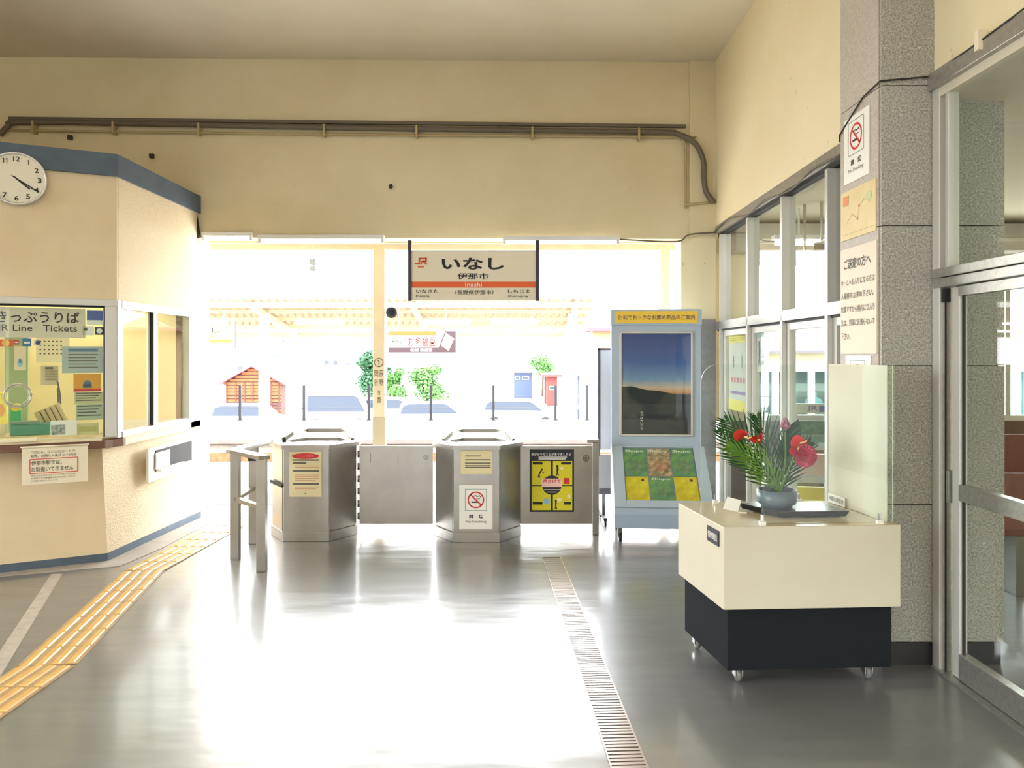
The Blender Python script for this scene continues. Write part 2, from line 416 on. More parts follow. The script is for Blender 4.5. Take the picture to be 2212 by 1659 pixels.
edges = [7.44, 7.27, 6.39, 5.53, 4.70, 4.385]
for i in range(5):
    ya_, yb_ = edges[i+1]+.022, edges[i]-.03
    if yb_ - ya_ < .12: continue
    rail(w1, ya_, yb_, 1.915, WT-.1, .006, 'pane', M_glass, off=.045)
    sash = rail(w1, ya_, ya_+.045, .06, 1.825, .045, 'sash_stile', M_alu_w, off=.028)
    rail(w1, yb_-.045, yb_, .06, 1.825, .045, 'sash_stile', M_alu_w, off=.028)
    rail(w1, ya_+.045, yb_-.045, 1.775, 1.825, .04, 'sash_rail', M_alu_w, off=.03)
    rail(w1, ya_+.045, yb_-.045, .06, .2, .04, 'sash_rail', M_alu_w, off=.03)
    rail(w1, ya_+.045, yb_-.045, .2, 1.775, .006, 'pane', M_glass, off=.047)

# sliding door beside the column (nearest on the right)
d1 = sroot('door_1', 'aluminium sliding glass door at right in front of the granite column', 'door')
dx = 2.17
MB().box(dx-.015, dx+.06, 3.83, 3.895, 0, 2.96).build('jamb', M_alu_w, d1, bevel=.004)
MB().box(dx+.0, dx+.05, 3.80, 3.83, 0, 1.93).build('jamb_track', M_alu, d1)
MB().box(dx-.004, dx+.004, 3.797, 3.801, 0, 1.93).build('jamb_seal', M_alu_d, d1)
MB().box(dx-.005, dx+.05, 3.765, 3.795, 1.99, 2.96).build('fixed_stile', M_alu_w, d1, bevel=.003)
MB().box(dx-.04, dx+.11, -1.0, 3.895, 2.945, 3.03).build('head_rail', M_alu, d1, bevel=.004)
MB().box(dx+.0, dx+.09, -1.0, 3.895, 2.915, 2.945).build('gasket', M_alu_d, d1)
MB().box(dx-.03, dx+.10, -1.0, 3.88, 1.985, 2.03).build('transom', M_alu, d1, bevel=.003)
MB().box(dx-.02, dx+.09, -1.0, 3.88, 1.935, 1.982).build('transom_track', M_alu, d1, bevel=.003)
MB().box(dx+.02, dx+.028, -1.0, 3.765, 2.03, 2.915).build('pane', M_glass, d1)
MB().box(dx-.03, dx+.10, -1.0, 3.88, 0, .012).build('floor_track', M_alu, d1)
leaf = MB().box(dx+.01, dx+.05, 3.70, 3.76, .015, 1.93).build('door_leaf_stile', M_alu_w, d1, bevel=.003)
MB().box(dx+.024, dx+.036, 3.690, 3.70, .14, 1.93).build('gasket', M_alu_d, leaf)
MB().box(dx+.005, dx+.055, 2.35, 3.70, .885, .965).build('middle_rail', M_alu, leaf, bevel=.003)
MB().box(dx+.005, dx+.055, 2.35, 3.70, .015, .14).build('bottom_rail', M_alu, leaf, bevel=.003)
MB().box(dx+.005, dx+.055, 2.35, 3.70, 1.885, 1.93).build('top_rail', M_alu, leaf)
MB().box(dx+.026, dx+.032, 2.35, 3.70, .965, 1.885).build('pane', M_glass, leaf)
MB().box(dx+.026, dx+.032, 2.35, 3.70, .14, .885).build('pane', M_glass, leaf)
MB().box(dx-.002, dx+.02, 3.775, 3.79, .86, 1.02).build('pull_handle', M_alu, d1)
MB().box(dx-.01, dx+.02, 3.79, 3.82, 1.86, 1.93).build('latch', M_black, d1)

# floor markings beside the ticket booth
tr = MB().prism([(-6.4,4.10),(-4.45,5.14),(-3.25,5.62),(-2.95,5.72),(-2.88,6.3),(-2.86,7.4),(-3.05,7.4),(-3.12,5.9),(-3.75,5.56),(-6.4,4.2)], .0005, .004).build('trim_1', M_conc)
struct(tr, 'pale concrete floor edging along the ticket booth', 'floor edging')
st = MB().prism([(-3.35,5.52),(-3.27,5.52),(-2.47,3.6),(-2.555,3.6)], .0005, .003).build('floor_stripe', mat('worn_white_line', (186,178,162), .6, noise=(12., (160,150,136), .3, 4)))
tag(st, 'worn pale stripe painted on the floor left of the tactile paving', 'floor marking')

# ------------------------------------------------------------------ tactile paving
tac = thing('tactile_paving', 'ochre ribbed tactile paving strip curving past the ticket booth', 'tactile paving')
cent = [(-2.385,2.35), (-2.385,3.89), (-2.71,5.59), (-2.665,6.5), (-2.62,7.3)]
TL, TWd = .26, .29
base_m = MB().box(-TWd/2, TWd/2, -TL/2+.002, TL/2-.002, .001, .006)
rib_m = MB().prism([(-.021,-.122),(.021,-.122),(.021,.122),(-.021,.122)], .006, .0125, [(-.014,-.116),(.014,-.116),(.014,.116),(-.014,.116)])
first = None
for i in range(len(cent)-1):
    a, c = Vector(cent[i]), Vector(cent[i+1]); d = c-a; L = d.length; n = max(1, round(L/TL)); ang = math.atan2(d.y, d.x)-PI/2
    for k in range(n):
        q = a + d*((k+.5)/n)
        if first is None:
            t = base_m.build('tile', M_tac_b, tac); r0 = rib_m.build('rib', M_tac, t)
            r0.location = (-.108, 0, 0); first = t
            for xx in (-.036, .036, .108): dup(r0, t, (xx, 0, 0))
        else:
            t = copy_tree(first, tac)
        t.location = (q.x, q.y, 0); t.rotation_euler = (0, 0, ang); t.scale = (1, L/n/TL, 1)

# ------------------------------------------------------------------ drain grate
dr = thing('drain_grate', 'long narrow metal drain grate set into the floor', 'drain grate', (g0[0], g0[1], 0), math.atan2(gd.y, gd.x)+PI/2)
LG = (Vector((*g1,0))-Vector((*g0,0))).length
MB().add([(-gw,-LG,-.06),(gw,-LG,-.06),(gw,0,-.06),(-gw,0,-.06),(-gw,-LG,0),(gw,-LG,0),(gw,0,0),(-gw,0,0)],
         [(0,1,2,3),(0,1,5,4),(1,2,6,5),(2,3,7,6),(3,0,4,7)]).build('channel', M_black, dr)
MB().box(-gw+.001, -gw+.008, -LG, -.002, -.03, .002).build('side_rail', M_grate, dr)
MB().box(gw-.008, gw-.001, -LG, -.002, -.03, .002).build('side_rail', M_grate, dr)
MB().box(-gw+.008, gw-.008, -.012, -.002, -.03, .002).build('end_rail', M_grate, dr)
bar0 = MB().box(-gw+.008, gw-.008, -.0085, .0085, -.02, 0).build('bar', M_grate, dr, loc=(0,-.03,0))
nb = int((LG-.04)/.0265)
for k in range(1, nb): dup(bar0, dr, (0, -.03-.0265*k, 0))

# ------------------------------------------------------------------ ticket booth
BC = (-3.05, 5.86); A27 = math.atan2(.324, .633)
fb = Face(BC[0], BC[1], A27)            # front face, u<0 to the left of the corner
fs = Face(BC[0], BC[1], R(90))          # side face, u>0 into depth
booth = thing('ticket_booth', 'cream ticket booth with slate blue fascia at left', 'ticket booth', (BC[0], BC[1], 0), 0)
def bpt(u, w=0.):                       # point on front face (world minus booth origin); w = outwards
    return (u*fb.d[0] + w*math.sin(A27), u*fb.d[1] - w*math.cos(A27))
FL = -2.6
ZF0, ZF1, ZW1, ZW0 = 2.968, 3.136, 1.985, .955
DD = 1.57
def wall_front(u0, u1, z0, z1, t, name, m, w=0., bevel=0):
    p = [bpt(u0, w), bpt(u1, w), bpt(u1, w-t), bpt(u0, w-t)]
    return MB().prism(p, z0, z1).build(name, m, booth, bevel=bevel)
def wall_side(u0, u1, z0, z1, t, name, m, w=0., bevel=0):
    return MB().box(w-t, w, u0, u1, z0, z1).build(name, m, booth, bevel=bevel)
MB().prism([bpt(FL), (0,0), (0,DD), (-.1,DD), (-.1,.05), bpt(FL,-.1)], ZW1+.03, ZF0).build('upper_wall', M_booth, booth)
MB().box(-.02, .002, .02, DD, ZW1+.03, ZF0).build('stucco_panel', M_stucco, booth)
MB().prism([bpt(FL,.02), (.0225,-.03), (.022,DD), (-.1,DD), (-.1,.05), bpt(FL,-.1)], ZF0, ZF1).build('fascia', M_blue, booth)
MB().prism([bpt(FL,.0), (0,0), (0,DD), (-2.4,DD), (-2.4,-1.)], ZF1-.04, ZF1-.005).build('roof_slab', M_booth, booth)
# lower wall leans outwards to the floor
lb = [bpt(FL,.0), (-.078,.01), (0.0,DD), (-.12,DD), (-.2,.08), bpt(FL,-.1)]
lt = [bpt(FL,-.06), (-.14,.045), (0.0,DD), (-.12,DD), (-.2,.08), bpt(FL,-.1)]
lw_ = MB().prism(lb, .06, .88, lt).build('lower_wall', M_booth, booth); lw_.data.materials.append(M_stucco); lw_.data.polygons[3].material_index = 1
MB().prism([bpt(FL,.004), (-.074,.006), (0.006,DD), (-.12,DD), (-.2,.08), bpt(FL,-.1)], 0.002, .062).build('skirting', M_blue, booth)
# counter
MB().prism([bpt(FL,.10), bpt(-.08,.06), (-.02,-.02), (.02,.06), (.02,.10), (-.12,.10), bpt(-.2,-.12), bpt(FL,-.12)], .885, .945).build('counter', M_wood, booth, bevel=.004)
wall_front(FL, -.1, .945, .962, .20, 'counter_tray', mat('counter_cream', (224,212,180), .4), w=.07)
u0, u1 = fb.u(-200), fb.u(82)
wall_front(u0, u1, .962, .985, .12, 'pass_through_ledge', mat('ledge_cream', (232,222,190), .4), w=.09, bevel=.004)
# front window
wall_front(FL, .0, ZW1-.015, ZW1+.035, .10, 'head_frame', M_alu_w, w=.012, bevel=.003)
wall_front(FL, 0., ZW1-.028, ZW1-.015, .05, 'head_gasket', M_alu_d, w=-.02)
us = fb.u(227)
wall_front(us, .0, .962, ZW1-.015, .10, 'corner_post', M_alu_w, w=.008, bevel=.004)
wall_front(us-.012, us, .962, ZW1-.028, .05, 'post_gasket', M_alu_d, w=-.02)
pane = wall_front(FL, us-.012, .985, ZW1-.028, .008, 'front_pane', M_glass, w=-.03)
# side window
s0, s1 = fs.u(262), fs.u(410); sm = fs.u(336)
wall_side(0.0, s0+.02, .955, ZW1+.03, .06, 'side_stile', M_alu_w, w=.006)
wall_side(s1-.02, s1+.03, .955, ZW1+.03, .06, 'side_stile', M_alu_w, w=.006)
wall_side(s0, s1, ZW1-.03, ZW1+.03, .06, 'side_head', M_alu_w, w=.01)
wall_side(s0, s1, .955, .995, .06, 'side_sill', M_alu_w, w=.014)
wall_side(sm-.03, sm+.03, .995, ZW1-.03, .05, 'side_mullion', M_alu_w, w=.0)
wall_side(sm-.045, sm-.03, .995, ZW1-.03, .03, 'side_gasket', M_alu_d, w=.0)
wall_side(s0+.02, sm-.045, .995, ZW1-.03, .006, 'side_pane', M_glass, w=-.02)
wall_side(sm+.03, s1-.02, .995, ZW1-.03, .006, 'side_pane', M_glass, w=-.03)
wall_side(s1+.03, DD, .90, ZW1+.03, .09, 'end_pier', M_stucco, w=0)
wall_side(0.09, DD, .885, .955, .12, 'side_ledge', M_stucco, w=0.)
# ticket slot on the side
h0, h1 = fs.u(318), fs.u(412)
slot = wall_side(h0, h1, .525, .805, .02, 'slot_frame', M_white, w=.012)
MB().box(.012, .02, h0+.12, h1-.02, .60, .78).build('slot_recess', M_alu_d, slot)
MB().box(.016, .06, h0+.12, h1-.24, .60, .615).build('slot_tray', M_white, slot)
MB().box(.02, .03, h0+.10, h0+.36, .62, .76).build('slot_cover', M_alu_w, slot)
# room inside the booth
M_in = mat('office_yellow_white', (244,232,184), .7)
inner = MB()
inner.add([(-2.3,1.3,.1),(-.12,1.3,.1),(-.12,1.3,2.9),(-2.3,1.3,2.9)], [(0,1,2,3)])
inner.add([(-2.3,1.3,.1),(-2.3,-1.0,.1),(-2.3,-1.0,2.9),(-2.3,1.3,2.9)], [(0,1,2,3)])
inner.build('office_wall', M_in, booth)
MB().add([(-2.3,-1.,2.5),(-.12,.1,2.5),(-.12,1.3,2.5),(-2.3,1.3,2.5)], [(0,1,2,3)]).build('office_ceiling', M_white, booth)
MB().add([(-2.3,-1.,.86),(-.12,.1,.86),(-.12,1.3,.86),(-2.3,1.3,.86)], [(0,1,2,3)]).build('office_desk', mat('desk_grey', (190,180,150), .5), booth)
MB().box(-1.6, -.4, .55, .60, 2.44, 2.48).build('office_lamp', mat('office_lit_tube', (255,246,220), .4, emit=5.0), booth)

# things shown on and behind the booth glass: thin sheets on the front face
def on_face(face, name, label, cat, px0, px1, py0, py1, m, w=.0, t=.003, group=None):
    u0, u1, z0, z1 = face.box(px0, px1, py0, py1)
    c = face.pt((px0+px1)/2, (py0+py1)/2)
    uc = (u0+u1)/2
    n = (math.sin(face.rz), -math.cos(face.rz))
    x = face.o[0]+uc*face.d[0]+n[0]*w; y = face.o[1]+uc*face.d[1]+n[1]*w
    o = thing(name, label, cat, (x, y, z0), face.rz, group)
    hw = (u1-u0)/2; h = z1-z0
    MB().box(-hw, hw, 0, t, 0, h).build('sheet', m, o)
    return o, hw, h
IN = -.045                              # behind the glass
o, hw, h = on_face(fb, 'ticket_office_sign', 'cream sign with Japanese lettering above the ticket window', 'sign', -40, 184, 664, 729, mat('sign_cream', (222,212,190), .6), w=IN)
MB().text('きっぷうりば', -hw*.75, hw*.875, h*.50, h*.88, -.002, .012).build('japanese_lettering', M_ink, o); MB().text('JR Line   Tickets', -hw*.73, hw*.83, h*.14, h*.43, -.002, .004).build('english_lettering', M_ink, o)
o, hw, h = on_face(fb, 'notice_sheet', 'grey-blue printed notice inside the ticket window', 'notice', 133, 222, 748, 806, mat('notice_grey_blue', (176,188,182), .5), w=IN)
b = MB(); b.rect(-hw*.7, hw*.75, h*.80, h*.92, -.002); b.build('heading', mat('notice_blue', (90,130,150), .5), o)
b = MB(); [b.rect(-hw*.7, hw*(.75-.1*(k%2)), h*(.68-.12*k), h*(.71-.12*k), -.002) for k in range(5)]; b.build('text_lines', M_ink_g, o)
o, hw, h = on_face(fb, 'event_poster', 'orange poster with a small blue train inside the ticket window', 'poster', 158, 218, 808, 846, mat('poster_orange', (226,160,50), .5), w=IN)
b = MB(); b.disc(0, h*.42, .026, .03, -.002); b.rect(-.03,.03,h*.2,h*.42,-.002); b.build('train_front', mat('train_blue', (84,120,140), .5), o)
b = MB(); b.rect(-hw, hw, 0, h*.14, -.002); b.build('lower_band', M_red, o)
for k, (a, c, e, f2, col, lab) in enumerate([
        (160,222,847,873,(196,196,150),'pale green leaflet under the orange poster'),
        (163,222,874,908,(176,190,164),'grey-green leaflet lowest on the right of the ticket glass')]):
    o, hw, h = on_face(fb, 'leaflet', lab, 'leaflet', a, c, e, f2, mat('leaflet%d' % k, col, .6), w=IN)
    b = MB(); [b.rect(-hw*.9, hw*(.9-.2*(j%3)), h*(.85-.2*j), h*(.93-.2*j), -.002) for j in range(4)]; b.build('text_lines', M_ink_g, o)
o, hw, h = on_face(fb, 'blue_poster', 'small indigo poster at the top right of the ticket window', 'poster', 187, 222, 670, 702, M_white, w=IN)
MB().rect(-hw, hw, h*.34, h, -.002).build('blue_field', M_blue_pr, o)
o, hw, h = on_face(fb, 'card_sticker', 'white card with red print beside the indigo poster', 'sticker', 178, 203, 704, 724, M_white, w=IN)
b = MB(); b.rect(-hw*.8,-hw*.2,h*.5,h*.8,-.002); b.build('mark', M_ink_g, o)
o, hw, h = on_face(fb, 'speaker_sticker', 'dark sticker with a pale oval mark on the ticket glass', 'sticker', 205, 224, 706, 723, mat('sticker_navy', (40,40,60), .5), w=IN)
b = MB(); b.disc(0,h/2,hw*.7,h*.32,-.002); b.build('mark', M_white, o)
cards = [(-22, 28, 733, 748, (226,90,50), 'red and yellow payment card sticker on the ticket glass'), (29, 40, 734, 744, (186,70,60), 'tiny red payment card sticker on the ticket glass'),
         (47, 66, 731, 748, (40,110,160), 'blue square payment card sticker on the ticket glass'), (72, 85, 734, 746, (200,206,214), 'white and navy payment card sticker on the ticket glass')]
for k, (a, c, e, f2, col, lab) in enumerate(cards):
    o, hw, h = on_face(fb, 'card_sticker', lab, 'sticker', a, c, e, f2, mat('card%d' % k, col, .5), w=IN, group='payment card stickers on the ticket glass')
    b = MB()
    if k == 0: b.disc(hw*.3, h*.5, h*.5, h*.5, -.002); b.build('mark', mat('card_amber', (240,180,60), .5), o)
    elif k == 3: b.disc(hw*.4, h*.5, h*.4, h*.4, -.002); b.build('mark', mat('card_navy', (40,50,100), .5), o)
    else: b.rect(-hw*.7, hw*.7, h*.35, h*.6, -.002); b.build('mark', M_white, o)
# speaking hole ring in the glass
u_, z_ = fb.u(37), fb.z(37, 855)
c = bpt(u_, -.028); o = thing('speaking_ring', 'round chrome speaking ring in the ticket window glass', 'speaking ring', (BC[0]+c[0], BC[1]+c[1], z_), A27)
MB().tube([(.086*math.cos(t*PI/12), 0, .086*math.sin(t*PI/12)) for t in range(25)], .007, 6).build('outer_ring', M_alu, o, True)
MB().tube([(.07*math.cos(t*PI/12), .006, .07*math.sin(t*PI/12)) for t in range(25)], .003, 6).build('inner_ring', M_alu_w, o, True)
# things in the office
def in_office(px, py, depth):           # a point 'depth' behind the front glass seen at the pixel
    f2 = Face(BC[0]-math.sin(A27)*depth, BC[1]+math.cos(A27)*depth, A27); return f2
fo = in_office(0,0,.75)
o, hw, h = on_face(fo, 'wall_calendar', 'large white calendar sheet on the office wall behind glass', 'calendar', 78, 150, 715, 783, mat('calendar_white', (250,244,214), .6))
b = MB(); [b.rect(-hw*.8+i*hw*.25, -hw*.8+i*hw*.25+.012, h*(.65-.13*j), h*(.69-.13*j), -.002) for i in range(6) for j in range(4)]; b.build('numerals', M_ink_g, o)
o, hw, h = on_face(fo, 'green_locker', 'pale green locker front inside the ticket office', 'locker', 10, 60, 715, 935, mat('locker_green', (166,186,140), .6), t=.06)
o, hw, h = on_face(in_office(0,0,.66), 'pinned_flyer', 'white flyer with a blue bottle picture pinned to the locker', 'flyer', 31, 56, 748, 800, M_paper)
b = MB(); b.disc(0,h*.3,hw*.5,h*.16,-.002); b.rect(-hw*.25,hw*.25,h*.3,h*.5,-.002); b.build('picture', mat('flyer_blue', (150,200,226), .5), o)
o, hw, h = on_face(in_office(0,0,.70), 'wall_telephone', 'grey wall telephone with keypad inside the ticket office', 'telephone', 88, 126, 790, 832, mat('phone_grey', (206,196,164), .5), t=.05)
b = MB(); [b.box(-hw*.5+i*hw*.36, -hw*.5+i*hw*.36+.02, -.006, 0, h*(.25+.14*j), h*(.25+.14*j)+.014) for i in range(4) for j in range(4)]; b.build('keypad', mat('key_grey', (160,152,126), .5), o)
MB().rect(-hw*.5, hw*.4, h*.82, h*.94, -.003).build('display', M_ink_g, o)
MB().tube(smooth_path([(hw*.9,-.01,h*.2),(hw*1.25,-.03,-.1),(hw*1.2,-.04,-.3),(hw*.95,-.03,-.02)]), .006, 6).build('cord', M_ink_g, o, True)
o, hw, h = on_face(in_office(0,0,.45), 'paper_fan', 'tilted beige rack of paper forms behind the ticket glass', 'form rack', 92, 152, 876, 922, mat('fan_beige', (226,206,156), .6), t=.02)
o.rotation_euler = (0, R(-24), A27)
b = MB(); [b.box(-hw*.6+i*hw*.4, -hw*.6+i*hw*.4+.006, -.01, 0, 0, h*.95) for i in range(4)]; b.build('dividers', M_wood, o)
def desk_box(name, label, cat, px0, px1, py0, py1, depth, thick, m, bev=.006, group=None):
    f2 = in_office(0,0,depth)
    u0, u1, z0, z1 = f2.box(px0, px1, py0, py1); uc = (u0+u1)/2
    o = thing(name, label, cat, (f2.o[0]+uc*f2.d[0], f2.o[1]+uc*f2.d[1], z0), A27, group)
    hw = (u1-u0)/2; h = z1-z0
    MB().box(-hw, hw, 0, thick, 0, h).build('body', m, o, bevel=bev)
    return o, hw, h
o, hw, h = desk_box('storage_box', 'dark teal plastic box on the ticket office desk', 'box', 22, 108, 916, 941, .22, .16, M_teal)
MB().box(-hw*1.02, hw*.5, -.01, .1, h, h+.02).build('lid', mat('lid_grey_green', (110,136,118), .5), o)
o, hw, h = desk_box('green_dispenser', 'bright green tape dispenser standing behind the teal box', 'dispenser', 22, 46, 886, 913, .42, .06, mat('bright_green', (60,190,130), .4))
MB().lathe([(.001,-.005),(.03,-.005),(.03,.065),(.001,.065)], 16, (0,0,h+.02), 'y').build('reel', mat('reel_yellow', (236,214,60), .5), o)
o, hw, h = desk_box('yellow_flyer_stand', 'bright yellow flyer stand at the far left of the ticket window', 'flyer stand', -35, 16, 848, 918, .30, .03, mat('flyer_yellow', (246,222,50), .5))
b = MB(); b.disc(hw*.4,h*.45,hw*.35,h*.2,-.003); b.build('picture', mat('flyer_orange', (240,160,40), .5), o)
o, hw, h = desk_box('photo_card', 'white card with a dark photograph beside the teal box', 'card', 109, 166, 908, 941, .07, .006, M_white, .0)
MB().rect(-hw*.95, hw*.1, h*.08, h*.72, -.002).build('photograph', mat('photo_dark', (84,92,92), .4, noise=(40., (190,196,190), .5, 3)), o)
o, hw, h = desk_box('small_carton', 'pale green carton in the right corner of the ticket window', 'carton', 166, 213, 914, 938, .08, .06, mat('carton_green', (206,204,150), .5), .002)
MB().rect(-hw*.8, hw*.8, h*.25, h*.75, -.002).build('print', mat('carton_print', (180,176,110), .5), o)

# notice hanging below the counter
o, hw, h = on_face(Face(BC[0]+math.sin(A27)*.105, BC[1]-math.cos(A27)*.105, A27), 'counter_notice', 'paper notice hanging from the booth counter with a red box', 'notice', 47, 190, 962, 1044, M_paper)
for t, q, bo in (('『TOICA』などのICカードの',(-.74,.60,.80,.88),0.), ('発売、お預け入金(チャージ)は',(-.74,.64,.69,.78),.01), ('伊那市駅では、',(-.72,.2,.50,.62),.01), ('お取扱いできません',(-.72,.55,.33,.46),.01),
        ('ICカードのご利用になれるエリアではございません',(-.72,.62,.21,.255),0.), ('お手数ですが乗車券を別にお求めください',(-.72,.60,.14,.185),0.), ('ご不便をおかけいたします',(-.72,.05,.07,.115),0.)):
    MB().text(t, hw*q[0], hw*q[1], h*q[2], h*q[3], -.002, bo).build('text_line', M_ink_g, o)
b = MB()
for A, B_ in (((-.76,.29),(.68,.29)), ((.68,.29),(.68,.66)), ((.68,.66),(-.76,.66)), ((-.76,.66),(-.76,.29))):
    b.stroke((A[0]*hw, A[1]*h), (B_[0]*hw, B_[1]*h), .005, -.002)
b.build('red_box', M_red, o)
MB().tube([(-hw*1.04,-.008,h*.99),(hw*1.04,-.008,h*.99)], .006, 6).build('top_roll', M_paper, o, True)

# clock
u_, z_ = fb.u(37), fb.z(37, 388)
c = bpt(u_, .012)
ck = thing('wall_clock', 'round white wall clock with silver rim on the booth', 'clock', (BC[0]+c[0], BC[1]+c[1], z_), A27)
RC = .193
MB().lathe([(RC*.9,.0),(RC,.0),(RC,-.035),(RC*.97,-.045),(RC*.92,-.04),(RC*.91,-.02)], 48, axis='y').build('rim', mat('silver_rim', (214,210,204), .3, metal=.6), ck, True)
MB().lathe([(.001,-.024),(RC*.915,-.024),(RC*.915,-.008),(.001,-.008)], 48, axis='y').build('dial', mat('dial_cream', (232,226,206), .9, spec=.1), ck)
b = MB()
for n in range(1, 13):
    a = PI/2 - n*PI/6; s_ = .043; t = str(n); w_ = .014 if n == 1 else .034 if n == 11 else .026 if n < 10 else .042
    cxn, czn = .745*RC*math.cos(a), .745*RC*math.sin(a)
    if n in (1, 11):
        for q in ((cxn,) if n == 1 else (cxn-.009, cxn+.011)): b.one(q, czn-.018, czn+.018, -.026)
    else: b.text(t, cxn-w_/2, cxn+w_/2, czn-.018, czn+.018, -.026, .0 if n in (1,11) else .02)
b.build('numerals', M_ink, ck)
def hand(a, L, w, y, tail):
    d = (math.cos(a), math.sin(a)); b = MB(); b.stroke((-d[0]*tail,-d[1]*tail), (d[0]*L, d[1]*L), w, y); return b
hand(PI/2 - R(130), .11, .010, -.028, .02).build('hour_hand', M_ink, ck)
hand(PI/2 - R(122), .165, .007, -.030, .03).build('minute_hand', M_ink, ck)
hand(PI/2 - R(124), .15, .0025, -.032, .04).build('second_hand', M_ink, ck)

# ------------------------------------------------------------------ conduits on the back wall
def wp(px, py, off=.03):                # a point on the back wall face
    Y = YB; x = X(px, Y); Y = yb(x)-off; return (X(px, Y), Y, Z(py, Y))
pts = [wp(-120,268,.05), wp(-40,330,.05), wp(0,292,.05), wp(18,272,.05), wp(45,264,.05), wp(300,267,.05), wp(700,275,.05), wp(1100,281,.05), wp(1420,285,.05), wp(1462,289,.06), wp(1500,308,.08), wp(1519,345,.08), wp(1521,385,.08), wp(1526,415,.08), wp(1542,437,.08)]
tag(MB().tube(smooth_path(pts[2:], 6), .026, 10).build('thick_conduit', M_pipe, None, True), 'thick dark conduit crossing the wall and bending down near the corner', 'conduit')
pts = [wp(20,281), wp(700,290), wp(1440,296), wp(1470,300), wp(1481,318), wp(1481,380), wp(1481,450)]
tag(MB().tube(smooth_path(pts, 5), .012, 8).build('thin_conduit', M_pipe_p, None, True), 'thin painted conduit just below the thick one turning down at right', 'conduit')
p0, p1 = wp(20,256), wp(1481,273)
tag(MB().bar(p0, p1, .035, .03).build('cable_channel', M_pipe, None), 'flat brown cable channel running above the thick conduit', 'cable channel')
for k, px in enumerate((72, 245, 430, 700, 900, 1150, 1380)):
    q = wp(px, 274+(px-72)*.0115, .06); o = MB().box(q[0]-.009, q[0]+.009, q[1]-.02, q[1]+.055, q[2]-.06, q[2]+.055).build('conduit_clip', M_pipe_p)
    tag(o, 'small conduit clip on the back wall ' + ['above the wall clock', 'above the corner of the booth fascia', 'above the right end of the booth', 'midway between booth and station sign', 'above the left edge of the station sign', 'above the right edge of the station sign', 'just before the conduit bends down'][k], 'clip', 'conduit clips')
tag(MB().tube([wp(1481,442,.05), wp(1548,436,.05)], .012, 8).build('conduit_stub', M_pipe_p, None, True), 'short painted pipe stub running into the corner below the bend', 'conduit')

# black cable at the booth end
q = [(X(378,7.0),7.3,Z(405,7.3)), (X(395,7.36),7.34,Z(398,7.34)), (X(402,7.34),7.34,Z(418,7.34))]
cb = thing('cable_bundle', 'black cable bundle dropping from the booth fascia to the lamp', 'cable', (X(424,7.36),7.34,Z(425,7.34)))
L0 = Vector(cb.location)
MB().tube(smooth_path([Vector((X(422,7.36),7.36,Z(424,7.36)))-L0, Vector((X(421,7.36),7.36,Z(450,7.36)))-L0, Vector((X(424,7.36),7.36,Z(480,7.36)))-L0, Vector((X(429,7.36),7.36,Z(514,7.36)))-L0]), .022, 8).build('main_cable', M_cable, cb, True)
MB().tube(smooth_path([Vector((X(372,7.2),7.2,Z(402,7.2)))-L0, Vector((X(388,7.25),7.25,Z(404,7.25)))-L0, Vector((X(398,7.3),7.3,Z(415,7.3)))-L0, Vector((X(422,7.36),7.36,Z(424,7.36)))-L0]), .010, 6).build('feed_cable', M_cable, cb, True)

# ------------------------------------------------------------------ fluorescent battens under the header
def batten(px0, px1, py, Y, name, label, lit, group='fluorescent lamps under the header'):
    x0, x1 = X(px0,Y), X(px1,Y); z = Z(py,Y); c = (x0+x1)/2; L = x1-x0
    o = thing(name, label, 'lamp', (c, Y, z), 0, group)
    MB().box(-L/2, L/2, -.03, .03, .02, .06).build('housing', M_lampw, o, bevel=.004)
    MB().tube([(-L/2+.03,0,0),(L/2-.03,0,0)], .016, 10).build('tube', M_tube_on if lit else M_tube, o, True)
    for s in (-1, 1): MB().box(s*(L/2-.015)-.012, s*(L/2-.015)+.012, -.02, .02, -.02, .03).build('socket', M_lampw, o)
    return o
batten(437, 546, 515, 7.388, 'fluorescent_lamp', 'lit fluorescent lamp beside the black cable, leftmost under the header', True)
batten(558, 830, 521, 7.388, 'fluorescent_lamp', 'unlit white fluorescent batten left of the hanging station sign', False)
batten(1086, 1338, 524, 7.388, 'fluorescent_lamp', 'unlit white fluorescent batten right of the hanging station sign', False)
pts = [(X(1338,7.4),7.38,Z(517,7.38)), (X(1460,7.4),7.40,Z(522,7.4)), (X(1488,7.4),7.40,Z(507,7.4)), (X(1548,7.4),7.4,Z(502,7.4))]
tag(MB().tube(smooth_path(pts, 4), .008, 6).build('lamp_cable', M_pipe, None, True), 'thin cable running from the lamp batten to the right corner', 'cable')

